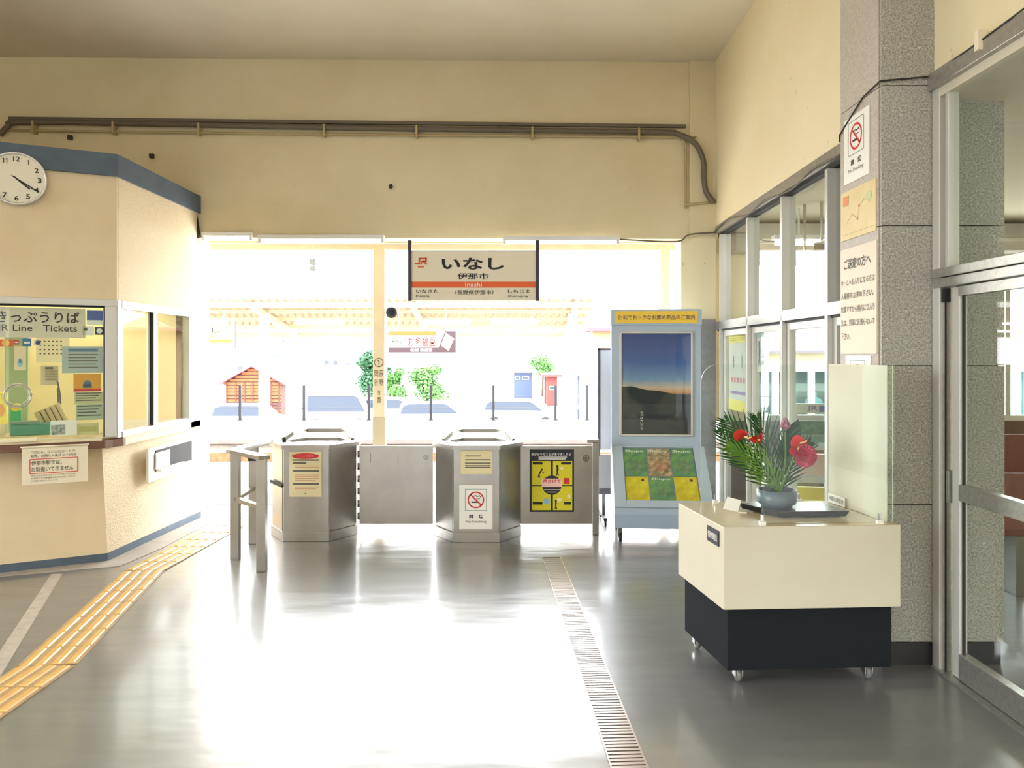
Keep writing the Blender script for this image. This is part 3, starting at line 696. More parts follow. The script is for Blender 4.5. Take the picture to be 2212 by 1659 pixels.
# ------------------------------------------------------------------ hanging station sign
YS = 7.30
x0, x1 = X(885,YS), X(1161,YS); zc0, zc1 = Z(649,YS), Z(544,YS); hw = (x1-x0)/2; h = zc1-zc0
ss = thing('station_sign', 'hanging station name sign with an orange band', 'sign', ((x0+x1)/2, YS, zc0))
MB().box(-hw+.012, hw-.012, 0, .035, 0, h).build('panel', mat('sign_face', (226,218,196), .5), ss)
for s in (-1, 1): MB().box(s*hw-.016, s*hw+.016, -.012, .045, -.005, h+.11).build('side_bracket', mat('bracket_dark', (58,48,58), .5), ss)
MB().box(-hw-.01, hw+.01, .005, .035, h, h+.015).build('top_rail', M_alu_w, ss)
MB().rect(-hw+.016, hw-.016, h*.265, h*.385, -.002).build('orange_band', M_orange, ss)
for nm, t, q, bo in (('kana_name','いなし',(-.50,.48,.63,.88),.03), ('kanji_name','伊那市',(-.255,.235,.44,.565),.012), ('neighbour_name','いなきた',(-.90,-.55,.15,.225),.01), ('neighbour_name','しもじま',(.54,.88,.15,.225),.01),
        ('prefecture_name','（長野県伊那市）',(-.29,.31,.12,.215),.006), ('neighbour_reading','Inakita',(-.90,-.69,.065,.12),0.), ('neighbour_reading','Shimojima',(.54,.85,.05,.115),0.)):
    MB().text(t, hw*q[0], hw*q[1], h*q[2], h*q[3], -.003, bo).build(nm, M_ink, ss)
b = MB(); b.text('Inashi', -hw*.13, hw*.13, h*.285, h*.37, -.004, .0); b.build('romanised_name', M_white, ss)
b = MB()
lx0, lz0, lw, lh = -hw*.92, h*.74, hw*.19, h*.14
b.stroke((lx0, lz0+.008), (lx0+lw*.38, lz0+.008), .016, -.003); b.stroke((lx0+lw*.38, lz0), (lx0+lw*.38, lz0+lh), .016, -.003)
b.stroke((lx0+lw*.38, lz0+lh-.008), (lx0+lw*.95, lz0+lh-.008), .016, -.003); b.stroke((lx0+lw*.93, lz0+lh), (lx0+lw*.93, lz0+lh*.45), .016, -.003)
b.stroke((lx0+lw*.55, lz0+lh*.48), (lx0+lw*.98, lz0+lh*.48), .016, -.003); b.stroke((lx0+lw*.7, lz0+lh*.48), (lx0+lw, lz0), .016, -.003)
b.stroke((lx0+lw*.55, lz0), (lx0+lw*.55, lz0+lh*.55), .012, -.003); b.rect(lx0+lw*.25, lx0+lw*.75, lz0-.03, lz0-.018, -.003)
b.build('railway_logo', M_orange, ss)

# ------------------------------------------------------------------ ticket gates
def octagon_box(cx, yf, name, label):
    fw, ch, dp, H = .195, .185, .27, .825           # half front, chamfer dx, chamfer dy
    o = thing(name, label, 'ticket gate', (cx, yf, 0), 0)
    def octo(e): return [(-fw-e*.4,-e),(fw+e*.4,-e),(fw+ch+e,dp-e*.4),(fw+ch+e,dp+.16),(fw+e*.4,2*dp+.16+e),(-fw-e*.4,2*dp+.16+e),(-fw-ch-e,dp+.16),(-fw-ch-e,dp-e*.4)]
    MB().prism(octo(-.006), .085, H-.03).build('body', M_steel, o)
    MB().prism(octo(.006), .0, .085).build('plinth', M_steel, o, bevel=.003)
    ot, it = octo(.02), octo(-.13); n = 8
    m = MB(); m.add([(x,y,H-.035) for x,y in ot]+[(x,y,H) for x,y in ot]+[(x,y,H) for x,y in it]+[(x,y,H-.035) for x,y in it],
          [(i,(i+1)%n,n+(i+1)%n,n+i) for i in range(n)]+[(n+i,n+(i+1)%n,2*n+(i+1)%n,2*n+i) for i in range(n)]+[(2*n+i,2*n+(i+1)%n,3*n+(i+1)%n,3*n+i) for i in range(n)])
    m.build('rim', M_steel, o)
    MB().prism(octo(-.128), H-.03, H-.02).build('inner_tray', M_steel_d, o)
    # raised guard rail at the back of the rim
    q = [(-fw-.12,dp+.12,H), (-fw-.06,dp+.2,H+.05), (-fw+.03,2*dp+.12,H+.06), (fw-.03,2*dp+.12,H+.06), (fw+.06,dp+.2,H+.05), (fw+.12,dp+.12,H)]
    m = MB()
    for a, c in zip(q[:-1], q[1:]): m.bar(a, c, .03, .035)
    m.build('guard_rail', M_steel, o)
    for s in (-1,1): MB().box(s*(fw+.005)-.003, s*(fw+.005)+.003, -.001, .004, .085, H-.035).build('corner_strip', M_steel_d, o)
    return o, fw, H
xg1 = (X(612,6.48)+X(710,6.48))/2; xg2 = (X(980,6.45)+X(1078,6.45))/2
g1_, fw, H = octagon_box(xg1, 6.48, 'ticket_gate', 'octagonal stainless gate post with a cream notice, beside the railing')
MB().bar((-fw-.006,-.004,.475), (-fw-.188,.256,.475), .012, .028).build('dark_strap', M_black, g1_)
MB().lathe([(.001,0),(.018,0),(.018,.03),(.001,.045)], 12, (-.26,.25,H)).build('bolt_knob', M_black, g1_, True)
g2_, fw, H = octagon_box(xg2, 6.45, 'ticket_gate', 'octagonal stainless gate post with a no smoking sign')
# swing door between the gates and the hinged panel at the right
def panel(px0, px1, Y, name, label, z0, z1):
    x0, x1 = X(px0,Y), X(px1,Y); o = thing(name, label, 'gate panel', ((x0+x1)/2, Y, 0)); hw = (x1-x0)/2
    MB().box(-hw, hw, 0, .03, z0, z1).build('sheet', M_steel, o, bevel=.004)
    return o, hw
YP = 6.74
zp0, zp1 = Z(1132,YP), Z(963,YP)
o, hwp = panel(776, 935, YP, 'swing_panel', 'plain stainless swing panel between the two octagonal gate posts', zp0, zp1)
m = MB()
for k in range(6): m.tube([(-hwp-.008,.015,zp0+.04+k*.11),(-hwp-.008,.015,zp0+.10+k*.11)], .012, 8)
m.build('hinge', M_steel_d, o, True)
b = MB(); b.ring(hwp-.06, zp1-.10, .017, .022, -.002, 20); b.disc(hwp-.06, zp1-.10, .008, .008, -.002, 12); b.build('lock', M_steel_d, o)
for k in (-.22, .05): MB().box(k*.9-.03, k*.9-.026, -.002, 0, zp1-.15, zp1-.06).build('slit', M_steel_d, o)
o, hwp = panel(1124, 1279, YP, 'end_panel', 'stainless end panel carrying the yellow and black poster', zp0, zp1)
MB().box(hwp, hwp+.06, -.02, .05, 0, zp1+.03).build('end_post', M_steel, o, bevel=.004)
MB().box(hwp-.05, hwp+.06, -.03, .22, zp1+.03, zp1+.06).build('post_cap', M_steel, o, bevel=.004)
b = MB(); b.ring(hwp-.055, zp1-.11, .02, .03, -.003, 20); b.disc(hwp-.055, zp1-.11, .014, .014, -.003, 12); b.build('lock', M_steel_d, o)
MB().box(-hwp-.008, -hwp, .0, .03, zp0, zp1).build('hinge', M_steel_d, o)

# railing left of the gates
rl = thing('steel_railing', 'square-tube steel railing with angled top rail left of the gates', 'railing')
P1, P2, P3 = (-2.16,5.93), (-2.185,6.42), (-1.845,5.60)
for (x, y) in (P1, P2, P3): MB().box(x-.034, x+.034, y-.03, y+.03, 0, .84 if (x,y)!=P2 else .82).build('post', M_steel, rl, bevel=.003)
MB().bar((P1[0],P1[1],.84), (P3[0]+.03,P3[1]-.03,.84), .09, .03).build('top_rail', M_steel, rl)
MB().bar((P1[0]-.02,P1[1]-.02,.84), (-2.135,6.64,.84), .10, .03).build('top_rail', M_steel, rl)
MB().bar((P1[0],P1[1],.47), (P3[0],P3[1],.47), .045, .03).build('middle_rail', M_steel, rl)
MB().bar((P1[0],P1[1],.47), (P2[0],P2[1],.47), .045, .03).build('middle_rail', M_steel, rl)
MB().box(P2[0]-.036, P2[0]+.036, P2[1]-.033, P2[1]+.033, .70, .75).build('black_band', M_black, rl)

# notices on the gates
def notice(px0, px1, py0, py1, Y, name, label, cat, m, rz=0., tilt=0.):
    x0, x1, z0, z1 = X(px0,Y), X(px1,Y), Z(py1,Y), Z(py0,Y)
    o = thing(name, label, cat, ((x0+x1)/2, Y, z0), rz); hw = (x1-x0)/2; h = z1-z0
    MB().box(-hw, hw, 0, .002, 0, h).build('sheet', m, o)
    return o, hw, h
YN = 6.48
o, hw, h = notice(625, 695, 976, 1073, YN, 'gate_notice', 'cream notice with a red oval on the gate post by the railing', 'notice', M_paper_y)
b = MB(); b.disc(0, h*.905, hw*.84, h*.065, -.0015, 32); b.build('red_oval', M_red, o)
b = MB(); b.text('きっぷの確認', -hw*.5, hw*.5, h*.88, h*.93, -.002); b.build('oval_lettering', mat('pink_print', (232,140,130), .6), o)
b = MB(); rb = MB()
for k, z in enumerate((.80, .735, .56, .27)): b.rect(-hw*.8, hw*(.84,.05,.84,.84)[k], h*z, h*(z+.032), -.0015)
for z in (.68, .645, .48, .45, .40, .36, .21, .17): rb.rect(-hw*.66, hw*(.84 - (.2 if z in (.36,.17) else 0)), h*z, h*(z+.012), -.0015)
b.rect(-hw*.04, hw*.04, h*.06, h*.085, -.0015)
b.build('heading_lines', M_ink_g, o); rb.build('red_lines', mat('faded_red_print', (206,130,108), .6), o)
YN = 6.45
o, hw, h = notice(995, 1063, 973, 1024, YN, 'gate_notice', 'plain typed notice above the no smoking sign on the gate', 'notice', M_paper_y)
b = MB()
for z, w_ in ((.74,.3), (.58,.9), (.44,.9), (.33,.9), (.26,.9)): b.rect(-hw*.72, hw*w_, h*z, h*(z+.045), -.0015)
b.build('text_lines', M_ink_g, o)
def no_smoking(o, hw, h, y=-.0015):
    b = MB(); cz = h*.665; r = min(hw*.5, h*.20)
    b.ring(0, cz, r*.84, r, y, 40); b.stroke((-r*.66, cz+r*.66), (r*.66, cz-r*.66), r*.17, y); b.build('prohibition_ring', M_red, o)
    b = MB(); b.rect(-r*.55, r*.25, cz-r*.35, cz-r*.18, y*.8)
    for k in range(4): b.stroke((-r*.25+k*r*.22, cz+r*(.55 if k%2 else .42)), (-r*.05+k*r*.22, cz+r*(.42 if k%2 else .55)-.04*r*k), r*.09, y*.8)
    for k in range(3): b.stroke((r*.05+k*r*.16, cz+r*.18), (r*.16+k*r*.16, cz+r*.10), r*.07, y*.8)
    b.build('cigarette', M_ink, o)
    b = MB(); e = r*1.27
    for A, B_ in (((-e,-e),(e,-e)), ((e,-e),(e,e)), ((e,e),(-e,e)), ((-e,e),(-e,-e))): b.stroke((A[0], cz+A[1]), (B_[0], cz+B_[1]), .004, y)
    b.build('outline', mat('outline_grey_green', (110,140,126), .6), o)
    b = MB(); b.text('禁　煙', -hw*.42, hw*.44, h*.245, h*.335, y, .02); b.build('heading', M_ink, o)
    b = MB(); b.text('No Smoking', -hw*.62, hw*.62, h*.13, h*.205, y, .0); b.build('caption', M_ink_g, o)
o, hw, h = notice(992, 1064, 1048, 1143, YN, 'no_smoking_sign', 'white no smoking sign stuck on the octagonal gate post', 'sign', M_white)
no_smoking(o, hw, h)
YN = YP-.003
o, hw, h = notice(1144, 1240, 971, 1106, YN, 'gate_poster', 'black and yellow poster with four cartoon panels on the end panel', 'poster', mat('poster_black', (34,36,46), .5))
b = MB(); b.text('気がかりなことがありましたら', -hw*.92, hw*.86, h*.90, h*.945, -.002, .01); b.rect(-hw*.6, hw*.68, h*.872, h*.884, -.002); b.rect(-hw*.6, hw*.62, h*.84, h*.855, -.002); b.build('title', M_white, o)
for (a, c, e, f2) in ((-.90,-.05,.43,.815), (.05,.92,.43,.815), (-.90,-.05,.03,.415), (.05,.92,.03,.415)):
    MB().rect(hw*a, hw*c, h*e, h*f2, -.0012).build('yellow_panel', mat('poster_yellow', (228,216,44), .5, noise=(60., (206,196,36), .4, 3)), o)
b = MB(); b.disc(-.0, h*.43, hw*.44, h*.155, -.0016, 36); b.build('badge', mat('badge_dark', (40,34,38), .5), o)
b = MB(); b.rect(-hw*.45, hw*.45, h*.40, h*.535, -.002); b.build('badge_band', mat('badge_pink', (240,196,190), .5), o)
b = MB(); b.text('声かけて', -hw*.40, hw*.40, h*.465, h*.525, -.0024, .02); b.build('badge_lettering', M_red, o)
b = MB(); b.rect(-hw*.36,hw*.4,h*.355,h*.362,-.0024); b.rect(-hw*.2,hw*.22,h*.315,h*.325,-.0024); b.build('badge_lines', M_white, o)
def figure(cx, cz, s, lean):
    b = MB(); y = -.0018
    b.disc(cx+lean*s*.5, cz+s*.78, s*.17, s*.17, y, 14); b.stroke((cx, cz), (cx+lean*s*.4, cz+s*.62), s*.22, y)
    b.stroke((cx+lean*s*.35, cz+s*.5), (cx+lean*s*.7+s*.2, cz+s*.3), s*.1, y); b.stroke((cx, cz), (cx-s*.14, cz-s*.5), s*.13, y); b.stroke((cx, cz), (cx+s*.16, cz-s*.5), s*.13, y)
    return b
figure(-hw*.58, h*.60, h*.10, .9).build('pictogram', M_ink, o); figure(hw*.25, h*.64, h*.12, 0).build('pictogram', M_ink, o); figure(hw*.18, h*.10, h*.10, 0).build('pictogram', M_ink, o)
b = MB(); b.rect(hw*.55, hw*.80, h*.45, h*.545, -.0018); b.build('red_tag', M_red, o)
b = MB(); b.disc(-hw*.25, h*.17, hw*.14, h*.05, -.0018, 18); b.build('blue_shape', mat('poster_lightblue', (140,186,214), .5), o)
b = MB(); b.disc(hw*.45, h*.70, hw*.07, h*.025, -.0018, 14); b.disc(hw*.76, h*.25, hw*.08, h*.03, -.0018, 14); b.disc(hw*.35, h*.20, hw*.12, h*.03, -.0018, 14); b.build('pale_shape', mat('poster_cream', (238,220,190), .5), o)
for (a, c, e, f2) in ((-.86,-.42,.76,.80), (.42,.86,.76,.80), (-.86,-.42,.12,.16), (.55,.86,.12,.16)): MB().rect(hw*a, hw*c, h*e, h*f2, -.0018).build('caption_block', M_ink, o)

# ------------------------------------------------------------------ brochure stand
AS = R(-4)
YST = 6.92
x0, x1 = X(1321,YST), X(1513,YST); hwS = (x1-x0)/2
bs = thing('brochure_stand', 'pale blue brochure stand with yellow header and a framed poster', 'brochure stand', ((x0+x1)/2, YST, 0), AS)
zt, zh, zb_ = Z(668,YST), Z(702,YST), Z(966,YST)
MB().box(-hwS, hwS, 0, .10, zb_-.1, zt).build('upper_panel', M_stand, bs, bevel=.006)
MB().box(-hwS-.004, hwS+.004, -.02, .10, zh, zt).build('header_box', M_stand, bs, bevel=.004)
hd = MB().box(-hwS+.035, hwS-.035, -.026, -.02, zh+.016, zt-.018).build('header_plate', M_yel2, bs)
b = MB(); b.text('便利でおトクなお薦め商品のご案内', -hwS+.06, hwS-.06, zh+.045, zt-.052, -.028, .006); b.build('lettering', mat('violet_ink', (92,70,96), .5), hd)
# poster frame
fz0, fz1 = Z(942,YST), Z(716,YST); fx = hwS-.075
for a in ((-fx,fx,fz1-.018,fz1), (-fx,fx,fz0,fz0+.018), (-fx,-fx+.018,fz0,fz1), (fx-.018,fx,fz0,fz1)):
    MB().box(a[0], a[1], -.022, 0, a[2], a[3]).build('poster_frame', M_alu_w, bs, bevel=.003)
def dusk_poster():
    m = mat('dusk_poster', (40,60,110), .4)
    nt = m.node_tree; n = nt.nodes; l = nt.links; b = n['Principled BSDF']
    tc = n.new('ShaderNodeTexCoord'); sp = n.new('ShaderNodeSeparateXYZ'); l.new(tc.outputs['Generated'], sp.inputs['Vector'])
    r = n.new('ShaderNodeValToRGB'); e = r.color_ramp.elements
    e[0].position = 0; e[0].color = (*lin((28,30,38)), 1); e[1].position = .30; e[1].color = (*lin((48,50,58)), 1)
    for p_, c_ in ((.41,(54,50,60)), (.435,(214,150,110)), (.48,(206,182,160)), (.56,(116,150,190)), (.72,(62,96,168)), (1.,(38,62,140))):
        q = r.color_ramp.elements.new(p_); q.color = (*lin(c_), 1)
    t = n.new('ShaderNodeTexNoise'); t.inputs['Scale'].default_value = 14; l.new(tc.outputs['Generated'], t.inputs['Vector'])
    ma = n.new('ShaderNodeMath'); ma.operation = 'MULTIPLY_ADD'; ma.inputs[1].default_value = .04; l.new(t.outputs['Fac'], ma.inputs[0]); l.new(sp.outputs['Z'], ma.inputs[2])
    l.new(ma.outputs['Value'], r.inputs['Fac']); l.new(r.outputs['Color'], b.inputs['Base Color'])
    return m
po = MB().box(-fx+.016, fx-.016, -.006, 0, fz0+.016, fz1-.016).build('poster', dusk_poster(), bs)
pw, ph = fx-.016, fz1-fz0-.032
b = MB(); b.slab([(-pw,fz0+.016+ph*.30),(-pw,fz0+.016+ph*.47),(-pw*.7,fz0+.016+ph*.475),(-pw*.3,fz0+.016+ph*.44),(pw*.1,fz0+.016+ph*.43),(pw*.5,fz0+.016+ph*.40),(pw,fz0+.016+ph*.385),(pw,fz0+.016+ph*.30)], -.0072, -.0062); b.build('hill_silhouette', mat('hill_dark', (34,36,42), .5), po)
b = MB()
for k, ch in enumerate('信州は、いつも'): b.text(ch, -pw*.45, -pw*.37, fz0+.016+ph*(.205-.026*k), fz0+.016+ph*(.225-.026*k), -.0075)
b.build('vertical_lettering', M_white, po)
MB().box(-fx+.014, fx-.014, -.012, -.009, fz0+.014, fz1-.014).build('poster_glass', M_glass, bs)
# lower cabinet: sloping shelf over a box
cabl, cabr = -hwS-.0, hwS+.02
yF = -.50; zl0 = .12; zs1 = Z(1095, 6.5)
MB().side([(.10,zl0),(.10,zb_),(-.02,zb_),(yF,zs1),(yF,zl0)], cabl, cabr).build('cabinet', M_stand, bs, bevel=.006)
MB().box(cabl+.0, cabr-.0, yF-.004, yF, zl0+.01, zs1-.05).build('front_panel', M_stand_d, bs)
sl = Vector((0, yF+.02, zs1-zb_)); sn = Vector((0, zs1-zb_, -(yF+.02))).normalized(); su = (Vector((0,-.02,zb_))-Vector((0,yF,zs1))).normalized()
if sn.z < 0: sn = -sn
SL = (Vector((0,-.02,zb_))-Vector((0,yF,zs1))).length
so = Vector((0,yF,zs1))
def slope_pt(u, v, w): q = so + su*v + sn*w; return (u, q.y, q.z)
def slope_slab(u0,u1,v0,v1,w0,w1):
    m = MB(); m.add([slope_pt(u,v,w) for w in (w0,w1) for (u,v) in ((u0,v0),(u1,v0),(u1,v1),(u0,v1))], [(0,3,2,1),(4,5,6,7),(0,1,5,4),(1,2,6,5),(2,3,7,6),(3,0,4,7)]); return m
for (a,c,e,f2) in ((cabl,cabl+.10,0,SL),(cabr-.10,cabr,0,SL),(cabl+.10,cabr-.10,0,.07),(cabl+.10,cabr-.10,SL-.015,SL)):
    slope_slab(a,c,e,f2,0,.022).build('shelf_border', M_stand, bs, bevel=.003)
slope_slab(cabl+.09,cabr-.09,.06,SL-.012,.017,.020).build('shelf_glass', M_glass, bs)
for (x, y) in ((cabl+.05,yF+.06),(cabr-.05,yF+.06),(cabl+.05,.05),(cabr-.05,.05)):
    c = MB().lathe([(.001,-.012),(.04,-.012),(.04,.012),(.001,.012)], 14, (x,y,.04), 'x').build('caster', M_black, bs)
    MB().box(x-.018, x+.018, y-.02, y+.02, .04, .122).build('fork', M_steel_d, c)
# magazines on the shelf
mw, mv0, mv1 = (cabr-cabl-.2)/3, .075, (SL-.02+.07)/2
cover_mats = {'g': mat('magazine_green', (130,172,96), .35, noise=(16., (84,136,110), .5, 4)), 'f': mat('magazine_food', (226,186,158), .35, noise=(22., (116,110,76), .5, 4)), 'y': mat('magazine_yellow', (244,226,60), .35, noise=(10., (206,176,30), .4, 3))}
RM = Matrix.Rotation(AS, 4, 'Z')
def mag(col, row, kind, title, lab):
    u0 = cabl+.10+col*mw+.006; u1 = u0+mw-.012
    v0 = .076 if row == 0 else SL*.5+.004; v1 = SL*.5-.004 if row == 0 else SL-.02
    base = Vector(slope_pt((u0+u1)/2, v0, .004))
    w = RM @ base + Vector(bs.location)
    o = thing('magazine', lab, 'magazine', w, AS, 'magazines under the glass of the brochure stand')
    th = math.atan2(su.z, su.y)        # slope angle
    inc = thing_rot = None
    hw2 = (u1-u0)/2; hh = v1-v0
    def L(u, v, wv): q = su*v + sn*wv; return (u, q.y, q.z)
    m = MB(); m.add([L(u,v,wv) for wv in (0,.005) for (u,v) in ((-hw2,0),(hw2,0),(hw2,hh),(-hw2,hh))], [(0,3,2,1),(4,5,6,7),(0,1,5,4),(1,2,6,5),(2,3,7,6),(3,0,4,7)])
    m.build('cover', cover_mats[kind], o)
    if title:
        t = MB(); t.text('Shupo', -hw2*.85, hw2*.8, hh*.83, hh*.95, 0, .02); t.v = [L(x,z,.006) for x,_,z in t.v]; t.build('title', M_white, o)
    if kind == 'y':
        t = MB(); t.disc(hw2*.5, hh*.85, hw2*.14, hh*.06, 0); t.v = [L(x,z,.006) for x,_,z in t.v]; t.build('dark_mark', M_wood, o)
    else:
        t = MB(); t.disc(hw2*.1, hh*.35, hw2*.6, hh*.2, 0); t.v = [L(x,z,.0055) for x,_,z in t.v]
        t.build('picture', mat('mag_pic_'+kind, (130,160,130) if kind == 'g' else (214,170,140), .4, noise=(18., (90,120,70) if kind == 'g' else (150,90,60), .5, 4)), o)
mag(0,1,'g',True,'green magazine top left on the brochure shelf'); mag(1,1,'f',True,'food magazine top middle on the brochure shelf'); mag(2,1,'g',True,'green magazine top right on the brochure shelf')
mag(0,0,'y',False,'yellow magazine bottom left on the brochure shelf'); mag(1,0,'g',True,'green magazine bottom middle on the brochure shelf'); mag(2,0,'y',False,'yellow magazine bottom right on the brochure shelf')

# ------------------------------------------------------------------ whiteboard half hidden behind the stand
YW = 7.2
wbx0 = X(1296,YW)
wbd = thing('whiteboard', 'white rolling board half hidden behind the pale blue brochure stand', 'whiteboard', (wbx0, YW, 0))
MB().box(.0, .62, 0, .03, Z(972,YW), Z(756,YW)).build('board', mat('board_white', (214,216,224), .35), wbd, bevel=.004)
MB().box(-.02, .0, -.01, .04, Z(985,YW), Z(752,YW)).build('frame', mat('board_frame', (92,86,90), .4), wbd)
MB().box(-.02, .62, -.01, .04, Z(756,YW), Z(752,YW)).build('frame', mat('board_frame', (92,86,90), .4), wbd)
MB().box(-.01, .62, 0, .03, Z(1055,YW), Z(982,YW)).build('lower_panel', mat('board_grey', (176,176,174), .5), wbd)
MB().box(-.01, .62, -.005, .035, Z(1068,YW), Z(1055,YW)).build('lower_rail', mat('board_frame', (92,86,90), .4), wbd)
MB().box(.02, .05, 0, .03, .05, Z(1068,YW)).build('leg', M_steel_d, wbd)
MB().bar((.035,-.14,.06), (.035,.30,.06), .03, .03).build('foot', M_black, wbd)
for y in (-.13, .28): MB().lathe([(.001,-.01),(.03,-.01),(.03,.01),(.001,.01)], 12, (.035,y,.03), 'x').build('caster', M_black, wbd)

# ------------------------------------------------------------------ cream display case on casters
YC = 3.62; ACs = R(3.0)
xl, xr = X(1563,YC), X(1952,YC+.02)
dc = thing('display_case', 'cream display case on a charcoal base with casters beside the column', 'display case', (xl, YC, 0), ACs)
WC = (xr-xl)/math.cos(ACs); DC = .60
zC1, zC0, zB0 = Z(1139,YC), Z(1318,YC), .078
SK = -.055                                   # back edge shifted to the left of the front edge
def skew(y): return SK*y/DC
MB().prism([(0,0),(WC,0),(WC+SK,DC),(SK,DC)], zC0, zC1).build('upper_box', M_case, dc, bevel=.004)
MB().prism([(.03,.03),(WC-.03,.03),(WC-.03+SK,DC-.03),(SK+.03,DC-.03)], zB0, zC0).build('base', M_case_d, dc)
MB().prism([(-.001,.001),(WC+.001,.001),(WC+SK,DC-.001),(SK,DC-.001)], zC1, zC1+.002).build('top_sheet', mat('case_top', (206,192,160), .18, noise=(2., (198,184,150), .4, 3)), dc)
for (x, y) in ((.10,.09),(WC-.12,.09),(.08+SK,DC-.09),(WC-.14+SK,DC-.09)):
    c = MB().lathe([(.001,-.011),(.03,-.011),(.034,0),(.03,.011),(.001,.011)], 16, (x,y,.034), 'x').build('caster', mat('caster_grey', (120,118,116), .4), dc, True)
    MB().box(x-.02, x-.015, y-.02, y+.02, .03, .08).build('fork', M_steel, c); MB().box(x+.015, x+.02, y-.02, y+.02, .03, .08).build('fork', M_steel, c)
    MB().lathe([(.001,.066),(.026,.066),(.026,.08),(.001,.08)], 12, (x,y,0)).build('swivel', M_steel, c)
# acrylic screens
zA0, zA1 = zC1+.012, 1.545
def acrylic(name, pts_xy, z0, z1, round_first=0., em=None):
    (ax, ay), (bx, by) = pts_xy; L = math.hypot(bx-ax, by-ay); d = ((bx-ax)/L, (by-ay)/L)
    pr = [(0,z0),(L,z0),(L,z1)]
    if round_first:
        r = round_first; pr += [(r - r*math.sin(k*PI/16), z1 - r + r*math.cos(k*PI/16)) for k in range(9)]
    else: pr += [(0,z1)]
    n = len(pr); t = .004; nx, ny = -d[1]*t, d[0]*t
    m = MB(); vs = [(ax+d[0]*u, ay+d[1]*u, z) for u, z in pr]+[(ax+d[0]*u+nx, ay+d[1]*u+ny, z) for u, z in pr]
    m.add(vs, [tuple(range(n)), tuple(range(n,2*n))[::-1]])
    o = m.build(name, M_acryl, dc)
    e = MB(); e.add(vs, [(i,n+i,n+(i+1)%n,(i+1)%n) for i in range(n)]); e.build('polished_edge', em or M_acryl_e, o)
    return o
acrylic('back_screen', ((SK+.12,DC-.03),(WC+SK-.015,DC-.03)), zA0, zA1, .10)
acrylic('front_screen', ((.20,.03),(WC-.012,.03)), zA0, zA1, em=M_acryl)
acrylic('side_screen', ((WC-.02,.035),(WC-.02+SK*.45,DC*.48)), zA0, zA1)
MB().prism([(WC-.032+SK*.42,DC*.42),(WC-.02+SK*.42,DC*.42),(WC+SK-.02,DC-.035),(WC+SK-.032,DC-.035)], zC1+.004, zA1).build('side_board', mat('board_cream', (204,198,176), .6), dc)
MB().prism([(WC-.040+SK*.05,.05),(WC-.036+SK*.05,.05),(WC-.030+SK*.42,DC*.42),(WC-.034+SK*.42,DC*.42)], zC1+.004, zA1).build('frosted_strip', mat('frosted_pale', (202,202,180), .5), dc)
for (x, y) in ((.20,.03),(WC-.09,.03),(SK+.20,DC-.03),(WC+SK-.20,DC-.03)):
    c = MB().box(x-.014, x+.014, y-.012, y+.012, zC1+.002, zC1+.02).build('clip_foot', M_white, dc)
    MB().box(x-.004, x+.004, y-.010, y+.010, zC1+.02, zC1+.05).build('clip_post', M_steel, c)
# nameplate on the left side of the case and a label strip on the board
lp = MB(); lp.box(.0, .14, -.003, 0, 0, .075); o = lp.build('name_plate', mat('plate_dark', (52,54,64), .5), dc)
o.location = (SK*.20/DC-.001, .185, zC1-.105); o.rotation_euler = (0,0,R(-90)-math.atan2(SK,-DC)*0 + math.atan2(-SK, DC))
b = MB(); b.text('伊那市華道会', .012, .128, .02, .055, -.0045, .006); b.build('lettering', M_white, o)
lp = MB(); lp.box(0, .16, -.003, 0, 0, .05); o2 = lp.build('board_label', M_white, dc)
o2.location = (WC+SK-.036, DC-.045, zC1+.006); o2.rotation_euler = (0,0,R(-90)+math.atan2(-SK, DC))
b = MB(); b.text('伊那市華道会', .01, .15, .012, .04, -.0045, .006); b.build('lettering', M_ink_g, o2)

def case_pt(px, Y): return X(px, Y)
# tray, bowl, flowers, name card stand on the case
ZT = zC1+.0022
YT = 3.93
tray = thing('display_tray', 'low black lacquered tray under the flower bowl', 'tray', (X(1705,3.92), 3.93, ZT), R(3))
MB().prism([(-.21,.10),(-.10,-.12),(.245,-.12),(.20,.10)], .006, .036, [(-.23,.115),(-.11,-.13),(.26,-.13),(.215,.115)]).build('board', mat('black_lacquer', (34,34,38), .22), tray, bevel=.003)
for (x, y) in ((-.13,.07),(-.06,-.09),(.2,-.09),(.16,.07)): MB().box(x-.02,x+.02,y-.015,y+.015,0,.008).build('foot', M_black, tray)
ZBo = ZT+.0365
bowl = thing('flower_bowl', 'round slate blue flower bowl on the black tray', 'bowl', (X(1679,3.92), 3.93, ZBo))
MB().lathe([(.001,.010),(.055,.010),(.06,0),(.075,0),(.080,.012),(.094,.018),(.1,.035),(.1,.088),(.094,.088),(.092,.03),(.001,.026)], 40).build('body', mat('bowl_glaze', (96,112,124), .35, noise=(8., (84,100,112), .4, 3)), bowl, True)
MB().lathe([(.001,.060),(.0915,.060),(.0915,.064),(.001,.064)], 32).build('pebbles', mat('dark_moss', (60,70,50), .8), bowl)
card = thing('name_card', 'small white folded name card left of the flower bowl', 'card', (X(1583,3.95), 3.97, ZT), R(-12))
MB().add([(-.045,.0,.012),(.03,.0,.0),(.05,.03,.055),(-.02,.03,.072),(-.03,.06,.0),(.045,.06,.0)], [(0,1,2,3),(3,2,5,4)]).build('folded_sheet', M_white, card)
MB().box(.03,.075,-.03,.02,0,.006).build('clear_foot', mat('clear_plastic_foot', (232,226,206), .2), card)

